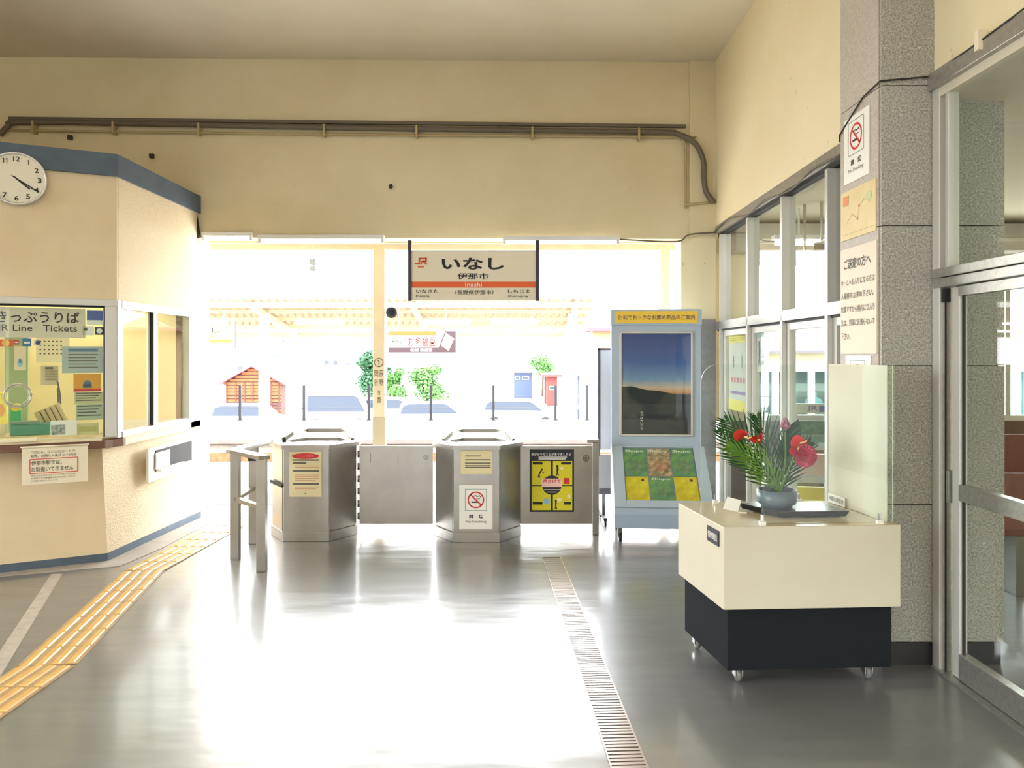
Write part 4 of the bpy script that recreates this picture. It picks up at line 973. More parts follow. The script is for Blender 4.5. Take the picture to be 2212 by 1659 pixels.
fl = thing('flower_arrangement', 'palm leaves with red and pink tropical flowers in the blue bowl', 'flower arrangement', (X(1686,3.92), 3.93, ZBo+.066))
M_leaf = mat('palm_green', (50,98,42), .45, noise=(12., (34,72,34), .4, 3), spec=.4)
M_leaf2 = mat('palm_light_green', (104,146,48), .45, noise=(12., (80,122,40), .4, 3), spec=.4)
M_leaf3 = mat('broad_leaf_green', (44,84,44), .4)
def frond(name, ctrl, nl, lmax, m, side_bias=0., droop=.0):
    path = smooth_path(ctrl, 8); n = len(path); b = MB(); b.tube(path, .0045, 6, .3)
    for k in range(nl):
        t = .10 + .88*k/(nl-1); i = min(int(t*(n-1)), n-2); p = path[i].lerp(path[i+1], t*(n-1)-i)
        d = (path[i+1]-path[i]).normalized(); sd = d.cross(Vector((0,1,0))).normalized()
        prof = (math.sin(PI*(t*.75+.22)))**.7
        for s in (-1, 1):
            L = lmax*prof*random.uniform(.88, 1.06)*(1+s*side_bias); w = .0058
            ang = R(38 - 18*t)
            dirv = (d*math.cos(ang) + sd*s*math.sin(ang) + Vector((0, random.uniform(-.16,.16)-.1, 0))).normalized()
            up = Vector((0,-1,0)); wd = dirv.cross(up).normalized()*w
            q1 = p + dirv*L*.45; q2 = p + dirv*L + Vector((0, -.01, -droop*L))
            fold = Vector((0,.004,0))
            b.add([p-wd*.35, p+wd*.35, q1-wd+fold, q1, q1+wd+fold, q2], [(0,3,2),(0,1,3),(1,4,3),(2,3,5),(3,4,5)])
    return b.build(name, m, fl)
frond('palm_frond', [(-.01,0,0),(-.05,.03,.12),(-.14,.05,.26),(-.26,.05,.37)], 15, .25, M_leaf, .1)
frond('palm_frond', [(0,.0,0),(-.06,-.02,.09),(-.16,-.04,.19),(-.27,-.05,.25)], 15, .19, M_leaf2, .0, .1)
frond('palm_frond', [(.0,.02,0),(-.02,.04,.14),(-.05,.06,.28),(-.09,.07,.38)], 14, .20, M_leaf)
frond('palm_frond', [(.01,.0,0),(.02,.01,.12),(.04,.0,.24),(.05,-.01,.34)], 14, .16, M_leaf, 0)
frond('palm_frond', [(.015,.02,0),(.06,.03,.10),(.11,.04,.19),(.17,.05,.25)], 13, .15, M_leaf)
frond('palm_frond', [(-.01,.04,0),(-.10,.06,.11),(-.20,.08,.20),(-.29,.09,.31)], 14, .18, M_leaf)
# broad leaf behind the bud
b = MB(); pts_ = []
for k in range(9):
    t = k/8; w = .055*math.sin(PI*t)**.8; c = Vector((.02+.09*t, .03, .12+.26*t)); pts_.append((c + Vector((-w*.85,.0,w*.5)), c+Vector((0,.008,0)), c + Vector((w*.85,0,-w*.5))))
for k in range(8):
    a, c = pts_[k], pts_[k+1]; b.add([a[0],a[1],c[1],c[0]], [(0,1,2,3)]); b.add([a[1],a[2],c[2],c[1]], [(0,1,2,3)])
b.build('broad_leaf', M_leaf3, fl)
def stem(pts, r=.004, m=None): return MB().tube(smooth_path(pts, 6), r, 6)
def spathe(cx, cy, cz, s, tilt, m, name):
    b = MB(); n = 20; vs = [(0,0,0)]
    for k in range(n):
        a = 2*PI*k/n; r = s*(1 - .42*math.cos(a/2)**8*1.0) * (1+.25*max(0,-math.cos(a)))
        vs.append((r*math.sin(a)*.85, -.012+.03*abs(math.sin(a))*s/.05, r*math.cos(a)))
    b.add(vs, [(0,1+k,1+(k+1)%n) for k in range(n)])
    o = b.build(name, m, fl, True); o.location = (cx,cy,cz); o.rotation_euler = (R(tilt[0]), R(tilt[1]), R(tilt[2]))
    MB().tube(smooth_path([(0,-.012,0),(.002,-.03,.025),(.004,-.032,s*.9)],4), .005, 8, .6).build('spadix', mat('spadix_cream', (232,190,120), .5), o, True)
    return o
M_redfl = mat('anthurium_red', (214,44,44), .25, spec=.6)
M_pinkfl = mat('rose_pink', (206,60,92), .4, noise=(25., (180,40,70), .5, 3))
spathe(-.215,-.10,.315,.050,(60,10,20),M_redfl,'anthurium')
spathe(-.150,-.10,.300,.042,(55,-20,-10),M_redfl,'anthurium')
spathe(.085,-.06,.275,.046,(35,30,0),M_redfl,'anthurium')
spathe(.058,-.07,.240,.040,(30,-30,0),M_redfl,'anthurium')
stem([(0,0,0),(-.06,-.04,.14),(-.16,-.08,.30)]).build('stem', M_leaf2, fl, True)
stem([(.0,0,0),(.03,-.03,.12),(.07,-.05,.24)]).build('stem', M_leaf2, fl, True)
stem([(.0,.0,0),(.02,-.02,.16),(.02,-.02,.33)]).build('stem', M_leaf2, fl, True)
# pink ruffled flower made of overlapping petals
rose = MB()
for ring_, (nr, rr, dep) in enumerate(((9,.052,.0),(8,.040,-.014),(6,.026,-.026),(4,.013,-.034))):
    for k in range(nr):
        a = 2*PI*k/nr + ring_*.4; cxp, czp = rr*.62*math.cos(a), rr*.62*math.sin(a); pr = rr*.55+.006
        vs = [(cxp*.3, dep+.004, czp*.3)]
        for j in range(9):
            t = a - 1.2 + 2.4*j/8; vs.append((cxp*.5+pr*1.25*math.cos(t), dep-.006-.006*math.sin(j*PI*.75), czp*.5+pr*1.25*math.sin(t)))
        rose.add(vs, [(0,j,j+1) for j in range(1,9)])
rose.build('pink_bloom', M_pinkfl, fl, loc=(.098,-.085,.205))
bud = MB()
for ring_, (nr, rr, zz, ll) in enumerate(((7,.026,0,.05),(6,.018,.012,.055),(4,.010,.024,.05))):
    for k in range(nr):
        a = 2*PI*k/nr + ring_*.5; dx_, dy_ = math.cos(a), math.sin(a)
        bud.add([(dx_*.006,dy_*.006,zz), (dx_*rr-dy_*.012,dy_*rr+dx_*.012,zz+ll*.5), (dx_*rr+dy_*.012,dy_*rr-dx_*.012,zz+ll*.5), (dx_*rr*.75,dy_*rr*.75,zz+ll)], [(0,1,2),(1,3,2)])
bud.build('pink_bud', mat('ginger_pink', (200,140,156), .5, noise=(30., (150,90,110), .5, 3)), fl, loc=(.02,-.02,.325))

# ------------------------------------------------------------------ signs on the column
fc = Face(cx0-.003, cy0+.02, R(-90))
def col_sign(px0, px1, py0, py1, name, label, cat, m, t=.006):
    # px0 is the far edge; heights taken at the far and near edges
    u0, u1 = fc.u(px0), fc.u(px1); um = (px0+px1)/2; z0, z1 = fc.z(um, py1), fc.z(um, py0)
    uc = (u0+u1)/2
    o = thing(name, label, cat, (fc.o[0], fc.o[1]-uc, z0), R(-90)); hw = (u1-u0)/2; h = z1-z0
    MB().box(-hw, hw, 0, t, 0, h).build('plate', m, o)
    o.location.x = cx0 - t - .001
    return o, hw, h
o, hw, h = col_sign(1825, 1878, 245, 388, 'no_smoking_sign', 'white no smoking sign high on the granite column', 'sign', M_white)
no_smoking(o, hw, h)
o, hw, h = col_sign(1818, 1893, 402, 510, 'faded_map', 'faded yellow map board below the no smoking sign on the column', 'map board', mat('faded_map_paper', (226,208,160), .6, noise=(6., (214,194,140), .3, 4)))
b = MB(); b.rect(-hw*.85, -hw*.52, h*.70, h*.90, -.0015); b.build('legend_square', mat('faded_orange', (226,140,90), .6), o)
b = MB(); b.disc(hw*.1, h*.6, .008, .008, -.0015, 10); b.disc(hw*.02, h*.35, .008, .008, -.0015, 10); b.build('route_dot', mat('faded_red_dot', (196,96,80), .6), o)
b = MB(); pr = [(-.6,.35),(-.3,.5),(.02,.35),(.1,.6),(.4,.7),(.7,.6)]; [b.stroke((pr[k][0]*hw,pr[k][1]*h),(pr[k+1][0]*hw,pr[k+1][1]*h),.003,-.0014) for k in range(5)]; b.rect(-hw*.9,hw*.9,h*.10,h*.11,-.0014); b.build('route_line', mat('faded_line', (176,158,120), .6), o)
b = MB(); b.disc(hw*.65,h*.72,hw*.15,h*.1,-.0012,16); b.build('green_area', mat('faded_green', (190,200,150), .6), o)
o, hw, h = col_sign(1817, 1895, 530, 764, 'passenger_notice', 'long cream notice with Japanese lines on the column', 'notice', mat('notice_cream', (222,208,186), .6))
b = MB(); b.text('ご送迎の方へ', -hw*.78, hw*.72, h*.80, h*.90, -.0015, .02); b.build('heading', M_ink_g, o)
b = MB()
for k, (t, w_) in enumerate((('ホームへお入りになる方は',.92),('入場券をお求め下さい。',.86),('危険ですから構内に立入り',.92),('又は、列車に近寄らないで',.92),('下さい。',-.40))):
    b.text(t, -hw*.95, hw*w_, h*(.645-.128*k), h*(.71-.128*k), -.0015, .008)
b.build('lettering', M_ink_g, o)
o, hw, h = col_sign(1828, 1882, 768, 900, 'no_smoking_sign', 'lower no smoking sign on the column, cut off by the cream board', 'sign', M_white)
no_smoking(o, hw, h)
# cable clipped across the column and along the door head
pts = [(1.90,4.40,2.83), (1.885,4.37,2.86), (1.885,4.08,2.98), (1.885,3.89,3.0), (2.14,3.885,3.02), (2.13,3.55,3.02), (2.125,3.0,3.04)]
hc = thing('hanging_cable', 'thin dark cable running across the column to the door head', 'cable', pts[0]); p0 = Vector(pts[0])
MB().tube([Vector(q)-p0 for q in pts], .0045, 6).build('wire', M_cable, hc)
MB().box(-.03,.01,-.015,.015,-.06,.03).build('clip', M_paper, hc, loc=Vector((2.14,3.45,3.04))-p0)
# cables along the window head
pts = [(rwx(y)-.02, y, z) for y, z in ((7.40,2.80),(6.9,2.83),(6.3,2.76),(5.9,2.79),(5.3,2.745),(4.9,2.79),(4.45,2.77))]
tag(MB().tube(smooth_path(pts,4), .006, 6).build('window_cable', M_pipe, None, True), 'thin cable drooping along the head of the window wall', 'cable')

# posters on the window wall glass
fw_ = Face(rwx(5.5)+.03, 5.5, R(-90))
def win_sheet(px0, px1, py0, py1, name, label, cat, m):
    u0, u1 = fw_.u(px0), fw_.u(px1); um = (px0+px1)/2; z0, z1 = fw_.z(um, py1), fw_.z(um, py0); uc = (u0+u1)/2; y = 5.5-uc
    o = thing(name, label, cat, (rwx(y)+.060, y, z0), R(-90)); hw = (u1-u0)/2; h = z1-z0
    MB().box(-hw, hw, 0, .002, 0, h).build('sheet', m, o); return o, hw, h
o, hw, h = win_sheet(1562, 1601, 708, 888, 'tall_poster', 'tall poster with yellow head and foot in the first window pane', 'poster', mat('tall_poster_grey', (206,204,196), .5))
MB().rect(-hw, hw, h*.82, h*.985, -.002).build('yellow_head', mat('poster_soft_yellow', (228,212,90), .5), o); MB().rect(-hw, hw, 0, h*.13, -.002).build('yellow_foot', mat('poster_soft_yellow', (228,212,90), .5), o)
b = MB(); b.text('お知らせ', -hw*.5, hw*.5, h*.93, h*.965, -.003, .01); [b.rect(-hw*.8,hw*.8,h*(.90-.025*k),h*(.906-.025*k),-.003) for k in range(3)]; b.build('head_lettering', M_ink_g, o)
figure(-hw*.45, h*.57, h*.10, 0).build('pictogram', mat('brown_print', (110,90,70), .6), o); figure(hw*.45, h*.57, h*.10, 0).build('pictogram', mat('olive_print', (150,160,110), .6), o)
b = MB(); [b.rect(-hw*.7+k*hw*.32,-hw*.7+k*hw*.32+.05,h*.34,h*.40,-.002) for k in range(5)]; b.build('chart_bar', mat('rose_print', (206,120,126), .6), o)
b = MB(); b.rect(-hw*.8,hw*.8,h*.20,h*.235,-.002); b.build('violet_line', mat('violet_print', (150,120,170), .6), o)
o, hw, h = win_sheet(1617, 1639, 702, 803, 'walking_poster', 'narrow pale poster with a blue walking figure on the glass', 'poster', mat('walk_poster', (226,222,212), .5))
MB().rect(-hw, hw, h*.72, h, -.002).build('blue_head', mat('walk_blue', (166,196,206), .5), o)
figure(hw*.1, h*.32, h*.36, 0).build('pictogram', mat('walk_dark_blue', (50,110,140), .5), o)

# ------------------------------------------------------------------ waiting room beyond the glass
wr2 = sroot('wall_waiting_room', 'platform side wall of the waiting room with wide windows', 'wall')
WX0, WX1, WY = 2.16, 6.8, 7.62
MB().box(WX0, WX1, WY, WY+.15, 0, .93).build('dado', mat('brown_dado', (112,84,68), .6, noise=(5.,(96,70,56),.3,4)), wr2)
MB().box(2.0, WX1, WY, WY+.15, 2.55, 3.0).build('head', M_plaster_r, wr2)
MB().box(2.0, 2.42, WY, WY+.15, .93, 2.55).build('pier', M_plaster_r, wr2)
MB().box(6.3, WX1, WY, WY+.15, .93, 2.55).build('pier', M_plaster_r, wr2)
MB().box(WX1, WX1+.15, -4.2, WY+.15, 0, 3.0).build('end_wall', M_plaster_r, wr2)
MB().box(WX0, WX1, WY-.30, WY-.02, 2.60, 2.86).build('beam', mat('waiting_beam', (170,164,156), .7), wr2)
struct(MB().box(WX0, WX1+.15, -4.2, WY+.15, 2.90, 3.0).build('ceiling_waiting_room', mat('waiting_ceiling', (206,198,178), .85)), 'plain ceiling of the waiting room', 'ceiling')
w2 = sroot('window_2', 'aluminium platform windows of the waiting room', 'window')
MB().box(2.42, 6.3, WY+.02, WY+.10, .93, .985).build('sill', M_alu_w, w2)
MB().box(2.42, 6.3, WY+.04, WY+.10, 2.50, 2.55).build('head_rail', M_alu, w2)
for x in (2.42, 3.70, 4.98, 6.25): MB().box(x, x+.05, WY+.04, WY+.10, .985, 2.50).build('mullion', M_alu, w2)
for x in (2.47, 3.75, 5.03): MB().box(x, x+1.23, WY+.065, WY+.071, .985, 2.50).build('pane', M_glass, w2)
def room_lamp(loc, L, rz, label):
    o = thing('fluorescent_lamp', label, 'lamp', loc, rz)
    MB().box(-L/2, L/2, -.05, .05, .03, .07).build('housing', M_lampw, o, bevel=.004)
    MB().tube([(-L/2+.02,0,0),(L/2-.02,0,0)], .018, 10).build('tube', M_tube_on, o, True)
    MB().tube([(0,0,.07),(0,0,2.9-loc[2])], .01, 6).build('hanger', M_lampw, o)
room_lamp((2.55, 6.75, 2.585), .46, 0, 'lit fluorescent lamp in the waiting room behind the second pane')
room_lamp((3.42, 4.45, 2.42), 1.25, R(60), 'lit fluorescent lamp behind the glass of the sliding door')
room_lamp((4.6, 2.0, 2.6), 1.25, 0, 'lit fluorescent lamp deep in the waiting room out of direct view')
# hanging loudspeaker and monitor
tvx, tvy = X(1738,6.6), 6.6
o = thing('ceiling_fan', 'grey oscillating fan hanging from the waiting room ceiling', 'fan', (tvx, tvy, Z(552,6.6)))
MB().tube([(0,0,.04),(0,0,2.9-o.location.z)], .012, 8).build('rod', M_alu, o)
MB().lathe([(.001,-.09),(.10,-.08),(.12,-.05),(.12,.0),(.08,.03),(.001,.04)], 20).build('motor_cage', mat('fan_grey', (150,150,152), .5), o, True)
o = thing('hanging_monitor', 'dark monitor hanging from the waiting room ceiling', 'monitor', (X(1765,6.4), 6.4, Z(583,6.4)), R(-25))
MB().side([(0,0),(.10,.0),(.30,.08),(.30,.22),(.05,.24),(0,.22)], -.03, .11).build('shell', mat('monitor_dark', (66,72,84), .4), o, bevel=.01)
MB().rect(-.025,.105,.02,.20,-.003).build('screen', M_ink, o)
MB().tube([(.03,.12,.23),(.03,.12,2.9-o.location.z)], .012, 8).build('bracket', M_alu, o)
# leaflet rack by the glass
rk = thing('leaflet_rack', 'leaflet rack with lettered header behind the window wall', 'leaflet rack', (X(1752,5.75), 5.75, 0), R(-8))
for s in (-1,1): MB().box(s*.11-.012, s*.11+.012, 0, .03, 0, Z(872,5.75)).build('upright', M_alu_w, rk)
zk = Z(872,5.75)
hd = MB().box(-.12,.12,-.01,.03,zk-.075,zk).build('header', mat('rack_header', (214,206,190), .5), rk)
b = MB(); b.text('JR', -.03,.045,zk-.06,zk-.015,-.012,.02); b.build('lettering', mat('header_ink', (110,100,140), .5), hd); MB().rect(.055,.11,zk-.06,zk-.015,-.012).build('blue_mark', M_blue_pr, hd)
for k in range(3):
    z1k = zk-.10-k*.25
    MB().box(-.105,.105,-.02,.02,z1k-.23,z1k-.03).build('leaflet', [M_green, mat('rack_pink', (226,190,180), .5), M_yel][k], rk)
    MB().box(-.115,.115,-.035,-.02,z1k-.245,z1k-.19).build('shelf_lip', M_alu_w, rk)
# bench
be = thing('waiting_bench', 'long brown bench below the platform windows of the waiting room', 'bench', (4.4, 7.2, 0))
MB().box(-1.6,1.6,-.2,.2,.40,.44).build('seat', mat('bench_brown', (120,72,60), .5), be, bevel=.01)
MB().box(-1.6,1.6,.2,.24,.44,.82).build('backrest', mat('bench_brown', (120,72,60), .5), be, bevel=.01)
for x in (-1.4, 0, 1.4): MB().box(x-.03,x+.03,-.18,.2,0,.40).build('leg', M_steel_d, be)
b2 = copy_tree(be); b2.location = (4.75, 5.2, 0); b2.rotation_euler = (0, 0, PI); b2['label'] = 'reddish bench with its back to the sliding door'

# ------------------------------------------------------------------ lamps added out of view to light the hall
for (x, y, w_) in ((-4.0,-1.5,'rear left'),(-1.6,-1.5,'rear middle'),(.8,-1.5,'rear right'),(-4.0,1.6,'front left'),(-1.6,1.0,'front middle'),(.8,1.0,'front right')):
    o = thing('added_fill_lamp', 'twin tube hall ceiling lamp above the viewer, %s of six' % w_, 'lamp', (x, y, 4.30), 0, 'hall ceiling lamps')
    MB().box(-.65,.65,-.12,.12,.06,.176).build('housing', M_lampw, o)
    for s in (-1,1): MB().tube([(-.62,s*.06,.03),(.62,s*.06,.03)], .018, 8).build('tube', mat('added_hall_tube', (255,247,228), .4, emit=4.0), o, True)

# ------------------------------------------------------------------ platforms and tracks outside
pf = MB().box(-16, 16, 7.62, 11.3, -1.1, -.004).build('near_platform', M_plat)
struct(pf, 'bright concrete platform just beyond the gates', 'platform')
M_rust = mat('rust_stained_ballast', (150,104,70), .9, noise=(9., (110,74,50), .4, 5))
struct(MB().box(-40, 40, 11.3, 14.3, -1.3, -1.0).build('track_bed', M_rust), 'ballast track bed between the two platforms', 'track bed')
for y in (12.27, 13.34):
    tag(MB().slab([(-40,-1.0),(40,-1.0),(40,-.85),(-40,-.85)], y-.035, y+.035).build('rail', mat('rail_steel', (120,100,86), .4, metal=.7)), 'rusty rail nearest the %s platform' % ('near' if y < 13 else 'far'), 'rail', 'railway rails')
fp = sroot('far_platform', 'low concrete platform across the track', 'platform')
MB().box(-40, 40, 14.3, 18.6, -2.2, -.08).build('deck', M_plat, fp)
MB().box(-40, 40, 14.22, 18.6, -.08, 0).build('coping', mat('platform_coping', (120,114,110), .8, noise=(4.,(96,92,90),.3,4)), fp)
MB().box(-40, 40, 14.27, 14.3, -.16, -.08).build('grey_band', mat('grey_wall_band', (90,86,84), .8, noise=(5.,(130,126,122),.4,4)), fp)
MB().box(-40, 40, 14.26, 14.3, -1.0, -.26).build('rust_band', M_rust, fp)
struct(MB().add([(-160,18.6,-2.2),(160,18.6,-2.2),(160,200,-2.2),(-160,200,-2.2)], [(0,1,2,3)]).build('town_ground', mat('town_ground_pale', (190,186,178), .9)), 'pale ground of the car park beyond the platforms', 'ground')
struct(MB().box(-3.05, 1.66, 7.40, 7.47, -.003, .002).build('trim_2', mat('threshold_metal', (150,148,146), .4, metal=.5)), 'metal threshold strip at the platform opening', 'threshold')
dm = MB().box(-5.2, -2.25, 8.05, 8.75, -.004, .004).build('pebble_mat', mat('pebble_speckle', (150,150,156), .8, noise=(38., (96,96,110), .5, 2)))
tag(dm, 'speckled pebble mat on the platform left of the gates', 'mat')

# near canopy
nc = thing('near_canopy', 'cream canopy edge above the near platform opening', 'canopy', (0, 0, 0))
MB().box(-9, 9, 7.70, 8.62, 2.86, 2.92).build('roof_sheet', M_pole, nc)
MB().box(-9, 9, 8.56, 8.66, 2.775, 2.93).build('fascia', M_pole, nc)
for y in (7.95, 8.25): MB().box(-9, 9, y-.03, y+.03, 2.80, 2.86).build('purlin', M_pole, nc)
def platform_post(px0, px1, Y, zt, name, label, m=M_pole):
    x0, x1 = X(px0,Y), X(px1,Y); hw = (x1-x0)/2
    o = thing(name, label, 'post', ((x0+x1)/2, Y, 0))
    MB().box(-hw, hw, -hw, hw, 0, zt).build('shaft', m, o, bevel=.006)
    MB().box(-hw-.003, hw+.003, -hw-.003, hw+.003, 0, Z(900,Y)).build('lower_wrap', mat('post_grey', (178,168,144), .6), o)
    MB().box(-hw-.03, hw+.03, -hw-.03, hw+.03, -.003, .02).build('base_plate', m, o)
    return o, hw
o, hw = platform_post(808, 833, 8.45, 2.775, 'canopy_post', 'square cream canopy post with a circled platform number')
yy = -hw-.004
b = MB(); zc = Z(783,8.4); b.ring(0, zc, .044, .051, yy); b.one(-.003, zc-.029, zc+.029, yy)
for k, ch in enumerate('岡谷'): b.text(ch, -.052, -.007, Z(800+19*k+14,8.4), Z(800+19*k,8.4), yy)
for k, ch in enumerate('辰野'): b.text(ch, .007, .052, Z(800+19*k+14,8.4), Z(800+19*k,8.4), yy)
for k, ch in enumerate('方面'): b.text(ch, -.02, .02, Z(842+16*k+12,8.4), Z(842+16*k,8.4), yy)
b.build('lettering', mat('post_ink', (84,70,50), .6), o)
platform_post(1424, 1446, 8.45, 2.775, 'canopy_post', 'square cream canopy post near the right end of the opening')
platform_post(1470, 1484, 7.85, 2.775, 'drain_pipe_post', 'slim pale post beside the right pier of the opening', M_lampw)
o = thing('horn_speaker', 'dark round speaker fixed to the numbered canopy post', 'speaker', (X(848,8.42), 8.42, Z(676,8.42)))
MB().lathe([(.001,.0),(.05,.0),(.062,-.08),(.057,-.08),(.02,-.02),(.001,-.02)], 18, axis='y').build('horn', mat('speaker_dark', (52,56,74), .5), o, True)
MB().bar((-.02,.0,0), (-.068,.03,.0), .03, .03).build('bracket', M_pole, o)
o = thing('hanging_sensor', 'small grey box hanging on a rod below the canopy', 'sensor', (X(677,8.3), 8.3, Z(586,8.3)))
MB().box(-.035,.035,-.035,.035,0,.06).build('body', M_stand_d, o); MB().box(-.03,.03,-.03,.03,.07,.13).build('cap', M_stand_d, o)
MB().tube([(0,0,.06),(0,0,2.86-o.location.z)], .008, 6).build('rod', M_pole, o)

# far platform canopy
fcn = thing('far_canopy', 'cream corrugated canopy over the far platform', 'canopy')
Y1, Y2, Z1, Z2 = 14.9, 18.1, Z(652,14.9), Z(716,18.1)
def corrug(x0, x1, ya, za, yb2, zb2, pitch, amp, t):
    b = MB(); n = int((x1-x0)/pitch*6)
    top = []
    for i in range(n+1):
        x = x0+(x1-x0)*i/n; w = amp*math.sin(2*PI*(x-x0)/pitch)
        top.append(((x,ya,za+w),(x,yb2,zb2+w)))
    o = len(b.v); b.v += [q for p in top for q in p]
    b.f += [(o+2*i,o+2*i+2,o+2*i+3,o+2*i+1) for i in range(n)]
    return b
corrug(-14, X(1292,14.9), Y1, Z1+.05, Y2, Z2+.05, .158, .035, .0).build('corrugated_sheet', mat('roof_sheet_cream', (206,190,160), .7), fcn, True)
MB().box(-14, X(1288,14.9), Y1+.02, Y1+.09, Z1-.11, Z1-.0).build('gutter', M_lampw, fcn, bevel=.01)
MB().box(-14, X(1288,14.9), Y2-.12, Y2-.04, Z(729,18.1), Z2-.03).build('rear_beam', M_pole, fcn)
sl_ = (Z2-Z1)/(Y2-Y1)
for y in (15.7, 16.5, 17.3):
    z = Z1+(y-Y1)*sl_; MB().box(-14, X(1288,14.9), y-.03, y+.03, z-.06, z+.01).build('purlin', M_pole, fcn)
for x in (-11.5, -8.3, -5.1, -1.95, 1.25):
    MB().bar((x,Y1+.05,Z1-.10), (x,Y2-.05,Z2-.10), .08, .12).build('rafter', M_pole, fcn)
for x in (-11.5, -8.3, -5.1, 1.25):
    MB().box(x-.09, x+.09, 15.55, 15.73, 0, Z1-.18).build('front_post', M_lampw, fcn)
    MB().box(x-.07, x+.07, 17.85, 17.99, 0, Z2-.08).build('rear_post', M_lampw, fcn)
for k, px in enumerate((440, 690, 965, 1110)):
    z = Z(697,16.2); o = thing('strip_lamp', ['white strip lamp under the far canopy above the yellow sign', 'white strip lamp under the far canopy left of the numbered post', 'white strip lamp under the far canopy above the bean banner', 'white strip lamp under the far canopy, rightmost'][k], 'lamp', (X(px,16.2),16.2,z), 0, 'far canopy strip lamps')
    MB().box(-.52,.52,-.06,.06,.0,.07).build('housing', M_lampw, o, bevel=.01); MB().tube([(-.5,0,-.02),(.5,0,-.02)], .02, 8).build('tube', M_tube_on, o, True)
    for s in (-1,1): MB().tube([(s*.4,0,.07),(s*.4,0,.07+.10)], .008, 5).build('hanger', M_lampw, o)
# far station sign and banner
YF = 14.85
o = thing('far_station_sign', 'yellow and white station sign on the far platform', 'sign', (X(440,YF),YF,Z(751,YF)))
h = Z(704,YF)-Z(751,YF); hw = X(500,YF)-X(440,YF)
MB().box(-hw,hw,0,.06,0,h).build('panel', M_white, o); MB().box(hw,hw+.07,-.02,.08,-.02,h+.1).build('side_bracket', M_ink_g, o)
MB().rect(-hw,hw,h*.42,h,-.003).build('upper_field', mat('sign_pale_yellow', (176,166,84), .5), o); MB().rect(-hw,hw,h*.22,h*.36,-.004).build('band', mat('band_amber', (170,104,14), .5), o)
b = MB(); b.text('いなし', -hw*.65, hw*.6, h*.68, h*.93, -.005, .02); b.text('伊那市', -hw*.4, hw*.35, h*.46, h*.58, -.005); b.build('lettering', M_ink, o)
for s in (-.7,.7): MB().tube([(hw*s,.03,h),(hw*s,.03,h+.30)], .012, 6).build('hanger', M_lampw, o)
o = thing('bean_banner', 'red and white advertising banner hanging under the far canopy', 'banner', (X(912,YF),YF,Z(762,YF)))
h = Z(715,YF)-Z(762,YF); hw = X(985,YF)-X(912,YF)
MB().box(-hw,hw,0,.04,0,h).build('panel', M_white, o)
MB().rect(-hw,hw*.42,h*.80,h,-.003).build('orange_strip', mat('banner_orange', (196,74,14), .5), o)
MB().rect(-hw,hw,0,h*.24,-.003).build('dark_strip', mat('banner_dark', (50,30,40), .5), o)
MB().add([(hw*.42,-.004,0),(hw,-.004,0),(hw,-.004,h),(hw*.68,-.004,h)], [(0,1,2,3)]).build('dark_corner', mat('banner_dark', (50,30,40), .5), o)
MB().add([(hw*.55,-.006,h*.35),(hw*.78,-.006,h*.08),(hw*.95,-.006,h*.65),(hw*.70,-.006,h*.92)], [(0,1,2,3)]).build('bean_pack', mat('bean_pack_green', (176,170,110), .5, noise=(20.,(120,130,80),.5,3)), o)
b = MB(); b.text('お多福豆', -hw*.42, hw*.40, h*.28, h*.74, -.005, .02); b.build('red_lettering', mat('banner_red', (128,4,16), .5), o)
b = MB(); b.text('菊香堂の', -hw*.92, -hw*.46, h*.40, h*.62, -.005, .02); b.build('green_lettering', mat('banner_green', (10,56,30), .5), o)
b = MB(); b.text('老舗 菊香堂', -hw*.35, hw*.30, h*.05, h*.20, -.005, .0); b.build('white_lettering', M_white, o)
for s in (-.7,.7): MB().tube([(hw*s,.02,h),(hw*s,.02,h+.45)], .012, 6).build('hanger', M_ink_g, o)

# fence behind the far platform: single posts with wires
M_fence = mat('fence_dark', (40,42,50), .6)
names = ['left of the wooden shed wall', 'in front of the wooden shed', 'right of the wooden shed', 'beside the dark green tree', 'in front of the round tree', 'left of the blue roofed building', 'in front of the red building', 'near the right end of the view']
for k, px in enumerate((380, 519, 657, 797, 931, 1066, 1200, 1268)):
    o = thing('fence_post', 'thin dark fence post ' + names[k], 'fence post', (X(px,18.4),18.4,0), 0, 'fence posts behind the far platform')
    MB().box(-.03,.03,-.03,.03,0,Z(832,18.4)).build('upright', M_fence, o); MB().box(-.05,.05,-.05,.05,0,.02).build('foot', M_fence, o)
for k, z in enumerate((.30, .58)):
    tag(MB().tube([(X(380,18.4),18.4,z),(X(1268,18.4),18.4,z)], .008, 5).build('fence_wire', M_ink_g), ['lower', 'upper'][k]+' wire strung between the dark fence posts', 'fence wire')

# wooden shed
GZ = -2.2
YH = 42.
sx0, sx1 = X(487,YH), X(606,YH); sw = (sx1-sx0)/2
sh = thing('wooden_shed', 'red-brown boarded shed with a gable roof', 'shed', ((sx0+sx1)/2, YH, GZ))
ze, zg = Z(826,YH)-GZ, Z(792,YH)-GZ
M_shed = mat('shed_board', (122,52,26), .8, noise=(5.,(146,76,34),.4,4)); M_shed2 = mat('shed_board_dark', (70,40,34), .8)
MB().slab([(-sw,0),(sw,0),(sw,ze),(0,zg-.05),(-sw,ze)], .05, 1.0).build('core', M_shed2, sh)
nb_ = 16; bh = (zg-.1)/nb_
for k in range(nb_):
    z0 = k*bh; w_ = sw if z0+bh < ze else max(.15, sw*(zg-z0-bh*.6)/(zg-ze))
    MB().box(-w_, w_, 0, .05, z0+.03, z0+bh-.02).build('board', M_shed2 if k in (4,5) else M_shed, sh)
for s in (-.95,-.62,-.3,.0,.32,.66,.95): MB().box(s*sw-.03, s*sw+.03, -.03, 0, .1, min(ze, zg)).build('batten', M_shed2, sh)
